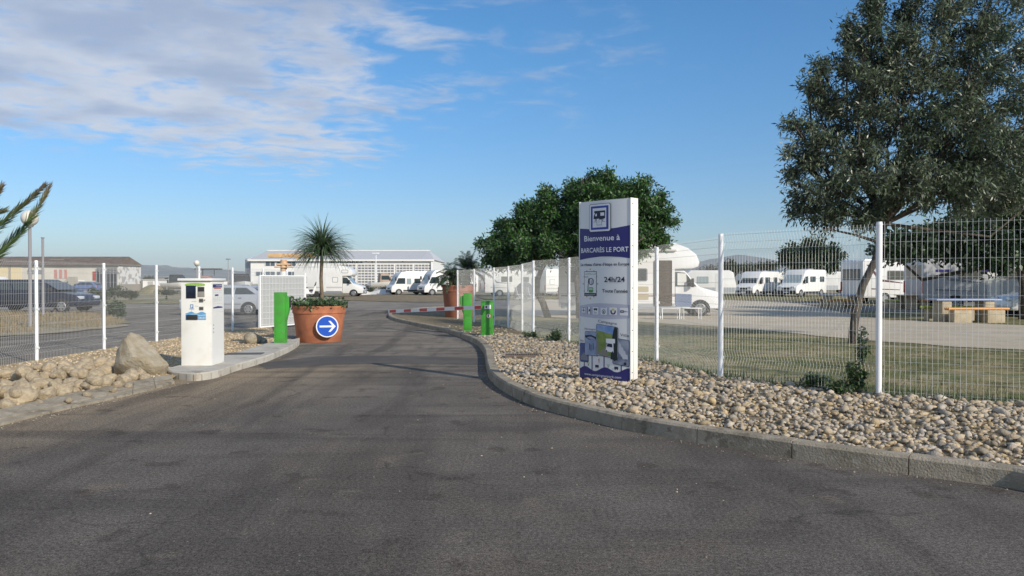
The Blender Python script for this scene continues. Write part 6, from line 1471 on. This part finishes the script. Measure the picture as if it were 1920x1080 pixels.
mb = MB(); mb.box(xr - ox - .25, xr - ox + .12, -.35, -.002, 0, rz_ - .26); mb.build('pillar', wallm, hb)
def hwin(x0_, x1_, y0_, y1_, mull):
    a, b_, c_, d_ = hx(x0_) - ox, hx(x1_) - ox, hz(y1_), hz(y0_)
    mb = MB(); mb.box(a, b_, -.06, -.001, c_, d_); f = mb.build('window', mat('hall_glass', (.10, .13, .17), .15), hb); mb = MB()
    for k in range(mull + 1): x = a + (b_ - a) * k / mull; mb.box(x - .04, x + .04, -.10, -.061, c_, d_)
    mb.build('frame', white, f)
for (a, b_) in ((498, 516), (519, 537), (540, 555)):
    hwin(a, b_, 491, 498.5, 2); hwin(a, b_, 509.5, 517, 2)
hwin(480, 497, 509.5, 517, 2)
bays = [(559, 597), (600, 631), (634, 667), (671, 703), (707, 739), (743, 774), (778, 809)]
for (x0_, x1_) in bays:
    a, b_, c_, d_ = hx(x0_) - ox, hx(x1_) - ox, .05, hz(495.5)
    mb = MB(); mb.box(a, b_, -.05, -.001, c_, d_); f = mb.build('glazed_door', mat('door_glass', (.16, .17, .21), .2, c2=(.30, .28, .28), scale=1.2), hb); mb = MB(); nr_ = 9
    for k in range(nr_ + 1): z = c_ + (d_ - c_) * k / nr_; mb.box(a, b_, -.10, -.051, z - .075, z + .075)
    for k in range(6): x = a + (b_ - a) * k / 5; mb.box(x - .05, x + .05, -.13, -.101, c_, d_)
    mb.build('glazing_bars', white, f)
hs = lambda a, b_, l=0: (a, -.02 - l, b_)
lay_text('lettering', 'BARCARES', hs, hx(617) - ox, hx(680) - ox, hz(493.2), 5.2 * Dh / F, mat('letter_dark', (.06, .06, .08), .5), hb, .02)
ha = Art(hs); ha.poly([(hx(684) - ox, hz(490)), (hx(687.5) - ox, hz(488)), (hx(688) - ox, hz(491))], .01); ha.disc(hx(755) - ox, hz(489), .18, .01, 10); ha.out('emblem', MATS['letter_dark'], hb)
ha.line((hx(695) - ox, hz(488)), (hx(698) - ox, hz(491)), .15, .01); ha.line((hx(701) - ox, hz(488)), (hx(698) - ox, hz(491)), .15, .01); ha.line((hx(698) - ox, hz(491)), (hx(698) - ox, hz(494)), .15, .01); ha.out('emblem', mat('emblem_gold', (.45, .38, .15), .5), hb)
mb = MB(); mb.cyl((xl - ox - .6, 2, 0), (xl - ox - .6, 2, hz(487)), 1.0, n=20); mb.build('round_tower', mat('tower_grey', (.42, .43, .46), .45, .2), hb, smooth=True, auto=True)
mb = MB(); mb.lathe([(1.0, 0), (.85, .25), (.5, .4), (.001, .45)], 20, (xl - ox - .6, 2, hz(487))); mb.build('tower_cap', roofm, hb, smooth=True)
# travelling crane
Dk = 104.0; cr = empty('boat_crane', ((532 - 960) / F * Dk, Dk, 0), 0, 'rusty orange and yellow boat crane with long jib in front of the hall', 'crane')
cz_ = lambda py: CH + (525 - py) / F * Dk
rust = mat('rusty_orange', (.50, .22, .09), .7, c2=(.66, .50, .32), scale=1.5); cyl_y = mat('faded_yellow', (.70, .60, .40), .6, c2=(.60, .38, .18), scale=1.2)
mb = MB(); mb.cyl((0, 0, 0), (0, 0, cz_(509)), .62, .5, n=12); mb.build('base', wallm, cr); mb = MB(); mb.cyl((0, 0, cz_(509)), (0, 0, cz_(487)), .42, n=12); mb.box(-1.1, 1.1, -.6, .6, cz_(502), cz_(500)); mb.box(-.8, .8, -.5, .5, cz_(497), cz_(494)); mb.build('mast', rust, cr)
mb = MB(); mb.box(-1.9, 4.2, -.25, .25, cz_(482.5), cz_(476)); mb.build('jib', cyl_y, cr, bevel=.05)
mb = MB(); mb.box(-1.95, -.3, -.5, .5, cz_(483), cz_(475)); mb.build('counterweight', cyl_y, cr, bevel=.05)
mb = MB()
for k in range(8): mb.tube([(-.2 + k * .55, -.27, cz_(482)), (.08 + k * .55, -.27, cz_(476)), (.35 + k * .55, -.27, cz_(482))], .04, 4)
mb.box(1.6, 2.2, -.2, .2, cz_(485.5), cz_(483)); mb.build('bracing', rust, cr)

# ------------------------------------------------------------------ warehouse at the left
Dw = 112.0; wx = lambda px: (px - 960) / F * Dw; wz = lambda py: CH + (525 - py) / F * Dw
x0w, x1w = wx(-160), wx(222); wh = empty('warehouse', ((x0w + x1w) / 2, Dw, 0), 0, 'weathered pale warehouse with brown tiled roof behind the dark cars', 'building'); ow = (x0w + x1w) / 2
mb = MB(); mb.box(x0w - ow, x1w - ow, 0, 6.8, 0, wz(497.5)); mb.build('wall', mat('pale_render', (.62, .59, .52), .9, c2=(.52, .49, .43), scale=.5), wh)
mb = MB(); rr_ = wz(484.5) + .35; mb.add([(x0w - ow, -.5, wz(497.5)), (x1w - ow + .3, -.5, wz(497.5)), (x1w - ow - .1, 3.4, rr_), (x0w - ow, 3.4, rr_), (x0w - ow, 7.2, wz(497.5)), (x1w - ow + .3, 7.2, wz(497.5))], [(0, 1, 2, 3), (3, 2, 5, 4), (0, 3, 4), (1, 5, 2), (0, 4, 5, 1)]); rf = mb.build('roof', mat('brown_tiles', (.135, .105, .085), .9, c2=(.19, .155, .125), scale=1.2), wh)
mb = MB(); mb.box(wx(80) - ow, wx(105) - ow, 1.8, 2.1, wz(497.5) + (rr_ - wz(497.5)) * .60, wz(497.5) + (rr_ - wz(497.5)) * .70); mb.build('roof_patch', mat('pale_tiles', (.25, .22, .19), .9), rf)
def wpart(name, a, b_, c_, d_, m, dep=.05, par=wh):
    mb = MB(); mb.box(wx(a) - ow, wx(b_) - ow, -dep, -.002, wz(d_), wz(c_)); return mb.build(name, m, par)
ybeige = mat('beige_render', (.66, .56, .36), .9); wpart('beige_bay', -150, 17, 500, 545, ybeige, .06); wpart('beige_bay', 21, 41, 500, 545, ybeige, .06)
wpart('pilaster', 17.2, 20.8, 498, 546, mat('pilaster_grey', (.34, .32, .28), .9), .12)
drk = mat('dark_opening', (.035, .04, .05), .6); wg = mat('grey_window', (.22, .24, .26), .4); shu = mat('salmon_shutter', (.50, .24, .20), .7)
wpart('window', 52, 64, 506, 514, wg); wpart('window', 66, 80, 506, 514, wg); wpart('window', 49, 58, 530, 540, wg); wpart('window', 66, 84, 530, 540, wg)
for a in (102, 111.5, 121): wpart('shutter', a, a + 5, 505.5, 522, shu, .06)
for a in (107.3, 116.8): wpart('window', a, a + 4, 505.5, 522, mat('pale_window', (.55, .52, .50), .5), .05)
wpart('shutter', 174, 180, 509, 526, mat('red_shutter', (.36, .06, .05), .7), .06)
for a in (102.5, 110.5): wpart('window', a, a + 4.5, 529.5, 540, mat('blue_window', (.06, .09, .20), .4))
o = wpart('door', 149, 157, 528, 547, drk); wpart('door_frame', 147, 158.5, 525.5, 527.8, white, .08)
for k_ in range(2): pass
bay = wpart('lattice_bay', 181.5, 220, 503, 546, drk, .05)
mb = MB()
for k in range(12): x = wx(181.5) - ow + k * (wx(220) - wx(181.5)) / 12; mb.tube([(x, -.1, wz(504)), (x + .6, -.1, wz(513))], .05, 4); 
for k in range(7): x = wx(181.5) - ow + k * (wx(220) - wx(181.5)) / 6; mb.tube([(x, -.12, wz(503)), (x, -.12, wz(546))], .05, 4)
mb.build('lattice', mat('lattice_grey', (.30, .31, .33), .5), bay)
mb = MB(); mb.box(x1w - ow + .002, x1w - ow + .06, .1, 6.7, 1.0, wz(499)); mb.build('peeling_panel', mat('peeling_paint', (.66, .65, .62), .9, c2=(.36, .35, .34), scale=1.4, mixlo=.5, mixhi=.56), wh)
mb = MB(); mb.box(x1w - ow + .002, x1w - ow + .09, .1, 6.7, 0, .99); mb.build('plinth', mat('plinth_brown', (.30, .27, .23), .9), wh)
mb = MB(); mb.add([(wx(117) - ow, -.6, wz(541)), (wx(117) - ow, -1.6, wz(541)), (wx(139) - ow, -1.6, wz(521)), (wx(139) - ow, -.6, wz(521)), (wx(117) - ow, -.6, wz(545)), (wx(117) - ow, -1.6, wz(545)), (wx(139) - ow, -1.6, wz(527)), (wx(139) - ow, -.6, wz(527))], [(0, 1, 2, 3), (4, 5, 6, 7), (0, 1, 5, 4), (1, 2, 6, 5), (2, 3, 7, 6), (3, 0, 4, 7)]); mb.box(wx(139) - ow, wx(146) - ow, -1.6, -.07, wz(545), wz(519)); mb.build('outside_stair', mat('stair_concrete', (.36, .34, .30), .9), wh)
# hut and boats of the yard
hut = empty('hut', ((282 - 960) / F * 118, 118, 0), 0, 'small white flat roofed hut right of the warehouse', 'hut'); mb = MB(); mb.box(-1.15, 1.15, 0, 3, 0, 1.6 + (525 - 525) / F * 118); mb.build('wall', wallm, hut); mb = MB(); mb.box(-1.3, 1.3, -.15, 3.15, 1.602, 1.75); mb.build('roof', mat('hut_roof', (.40, .38, .35), .8), hut); mb = MB(); mb.box(-.4, .4, -.03, -.002, .1, 1.4); mb.build('door', mat('hut_door', (.45, .44, .42), .7), hut)
hut = empty('hut', ((312 - 960) / F * 122, 122, 0), 0, 'low grey shed with dark open front left of the pay station top', 'shed'); mb = MB(); mb.box(-1.7, -.3, 0, 3, 0, 2.0); mb.box(.3, 1.6, 0, 3, 0, 1.9); mb.build('wall', mat('shed_grey', (.35, .37, .40), .8), hut); mb = MB(); mb.box(-.299, .299, .4, 2.6, 0, 1.7); mb.build('opening', drk, hut); mb = MB(); mb.box(-1.8, 1.7, -.2, 3.1, 2.002, 2.1); mb.build('roof', MATS['hut_roof'], hut)
def boat(px, D, L_, H, label, hull=rv_white, canopy=None, cab=True, rz=0, bar_=False, py=None):
    c = PD(px, 530, D); r = empty('boat', (c.x, D, 0), radians(rz), label, 'boat'); z0 = .5
    n = 10; vs = []
    for i in range(n + 1):
        t = i / n; x = -L_ / 2 + L_ * t; b_ = 1.15 * (1 - max(0, (t - .45) / .55) ** 2.2) ** 1; sh = H * .42 + .25 * t * t
        vs += [(x, -b_, z0 + sh), (x, -b_ * .8, z0 + .35), (x, 0, z0 + .25 * max(0, t - .7)), (x, b_ * .8, z0 + .35), (x, b_, z0 + sh)]
    fs2 = [(5 * i + k, 5 * i + k + 1, 5 * i + 6 + k, 5 * i + 5 + k) for i in range(n) for k in range(4)] + [(0, 4, 3, 2, 1)] + [(5 * i, 5 * i + 5, 5 * i + 9, 5 * i + 4) for i in range(n)]
    mb = MB(); mb.add(vs, fs2); mb.build('hull', hull, r, smooth=True, auto=True)
    if cab: mb = MB(); mb.prism([(-.9, z0 + H * .42), (.9, z0 + H * .42), (.5, z0 + H * .75), (.1, z0 + H), (-.8, z0 + H)], -.8, .8); cb = mb.build('cabin', canopy or hull, r, bevel=.06); side_panels(r, 'cabin_window', .8, [[(-.7, z0 + H * .6), (.45, z0 + H * .6), (.15, z0 + H * .85), (-.7, z0 + H * .85)]], glass, .02)
    mb = MB()
    for x in (-L_ * .3, L_ * .2):
        for s in (-1, 1): mb.tube([(x, s * .8, z0 + .4), (x, s * 1.0, 0)], .06, 6)
    mb.tube([(-L_ * .35, 0, .3), (L_ * .5, 0, .3)], .08, 6); mb.build('cradle', grey_pl, r)
    if bar_: mb = MB(); mb.box(-1.4, 1.4, -.8, .8, z0 + H + .75, z0 + H + .9); mb.tube([(-.7, 0, z0 + H), (-.7, 0, z0 + H + .75)], .05, 6); mb.tube([(.7, 0, z0 + H), (.7, 0, z0 + H + .75)], .05, 6); mb.build('sun_roof', dark_pl, r)
    return r
boat(336, 92, 3.6, 1.75, 'white motorboat with black canopy on a trailer left of the pay station', canopy=dark_pl)
boat(391, 96, 4.6, 1.6, 'motorboat with flat dark sun roof showing right of the small globe lamp', canopy=mat('red_brown_print', (.38, .22, .20), .6), bar_=True)
boat(453, 84, 3.6, 1.75, 'white boat with dark wrapped cabin just left of the boat hall', canopy=dark_pl, rz=-60)
boat(700, 96, 3.6, 1.0, 'low white boat lying on the bank in front of the glazed doors', cab=False)
bt2 = boat(724, 95, 4.0, 1.9, 'boat under a tan tarpaulin right of the far lamp pole', canopy=mat('tan_tarp', (.42, .32, .24), .8, c2=(.34, .25, .19), scale=2), rz=20)
boat(505, 92, 4.2, 1.6, 'white boat hull beneath the rusty crane', rz=10)
boat(1, 92, 4.0, 1.5, 'white boat at the far left edge beyond the grey car', rz=0)
# white sand bank before the hall
sb = MB(); nseg = 26; vs = []
for j in range(5):
    for i in range(nseg + 1):
        t = i / nseg; a = PD(672 + 62 * t, 545, 86 + j * .9); vs.append((a.x, a.y, (.0 if j in (0, 4) else (.45 + .2 * sin(t * 9 + j)) * (1 if 0 < i < nseg else 0)) - .02))
sb.add(vs, [(j * (nseg + 1) + i, j * (nseg + 1) + i + 1, (j + 1) * (nseg + 1) + i + 1, (j + 1) * (nseg + 1) + i) for j in range(4) for i in range(nseg)])
tag(sb.build('ground_bank', mat('white_sand', (.68, .66, .60), .9), smooth=True), kind='structure')
# low lane divider stones left of the scene: sand pile by the yard
sb = MB(); vs = []; Dp = 96
for j in range(7):
    for i in range(17):
        t = i / 16; s = j / 6; a = PD(258 + 66 * t, 545, Dp + 3 * s); vs.append((a.x, a.y, 1.25 * sin(pi * min(1, t * 1.02)) ** .8 * sin(pi * s) * (1 - .35 * t) - .03))
sb.add(vs, [(j * 17 + i, j * 17 + i + 1, (j + 1) * 17 + i + 1, (j + 1) * 17 + i) for j in range(6) for i in range(16)])
tag(sb.build('ground_mound', m_soil, smooth=True), kind='structure')

# ------------------------------------------------------------------ haze
hm = bpy.data.materials.new('haze_air'); hm.use_nodes = True; t = hm.node_tree; t.nodes.clear(); ho = t.nodes.new('ShaderNodeOutputMaterial'); pv_ = t.nodes.new('ShaderNodeVolumePrincipled')
pv_.inputs['Color'].default_value = (.72, .84, 1.0, 1); pv_.inputs['Density'].default_value = 1.1e-4; pv_.inputs['Anisotropy'].default_value = 0.0
t.links.new(pv_.outputs[0], ho.inputs['Volume'])
mb = MB(); mb.box(-6200, 6200, -2100, 6200, -1.1, 171); o = mb.build('haze', hm); tag(o, 'thin pale blue haze over the whole plain', 'haze', kind='stuff')
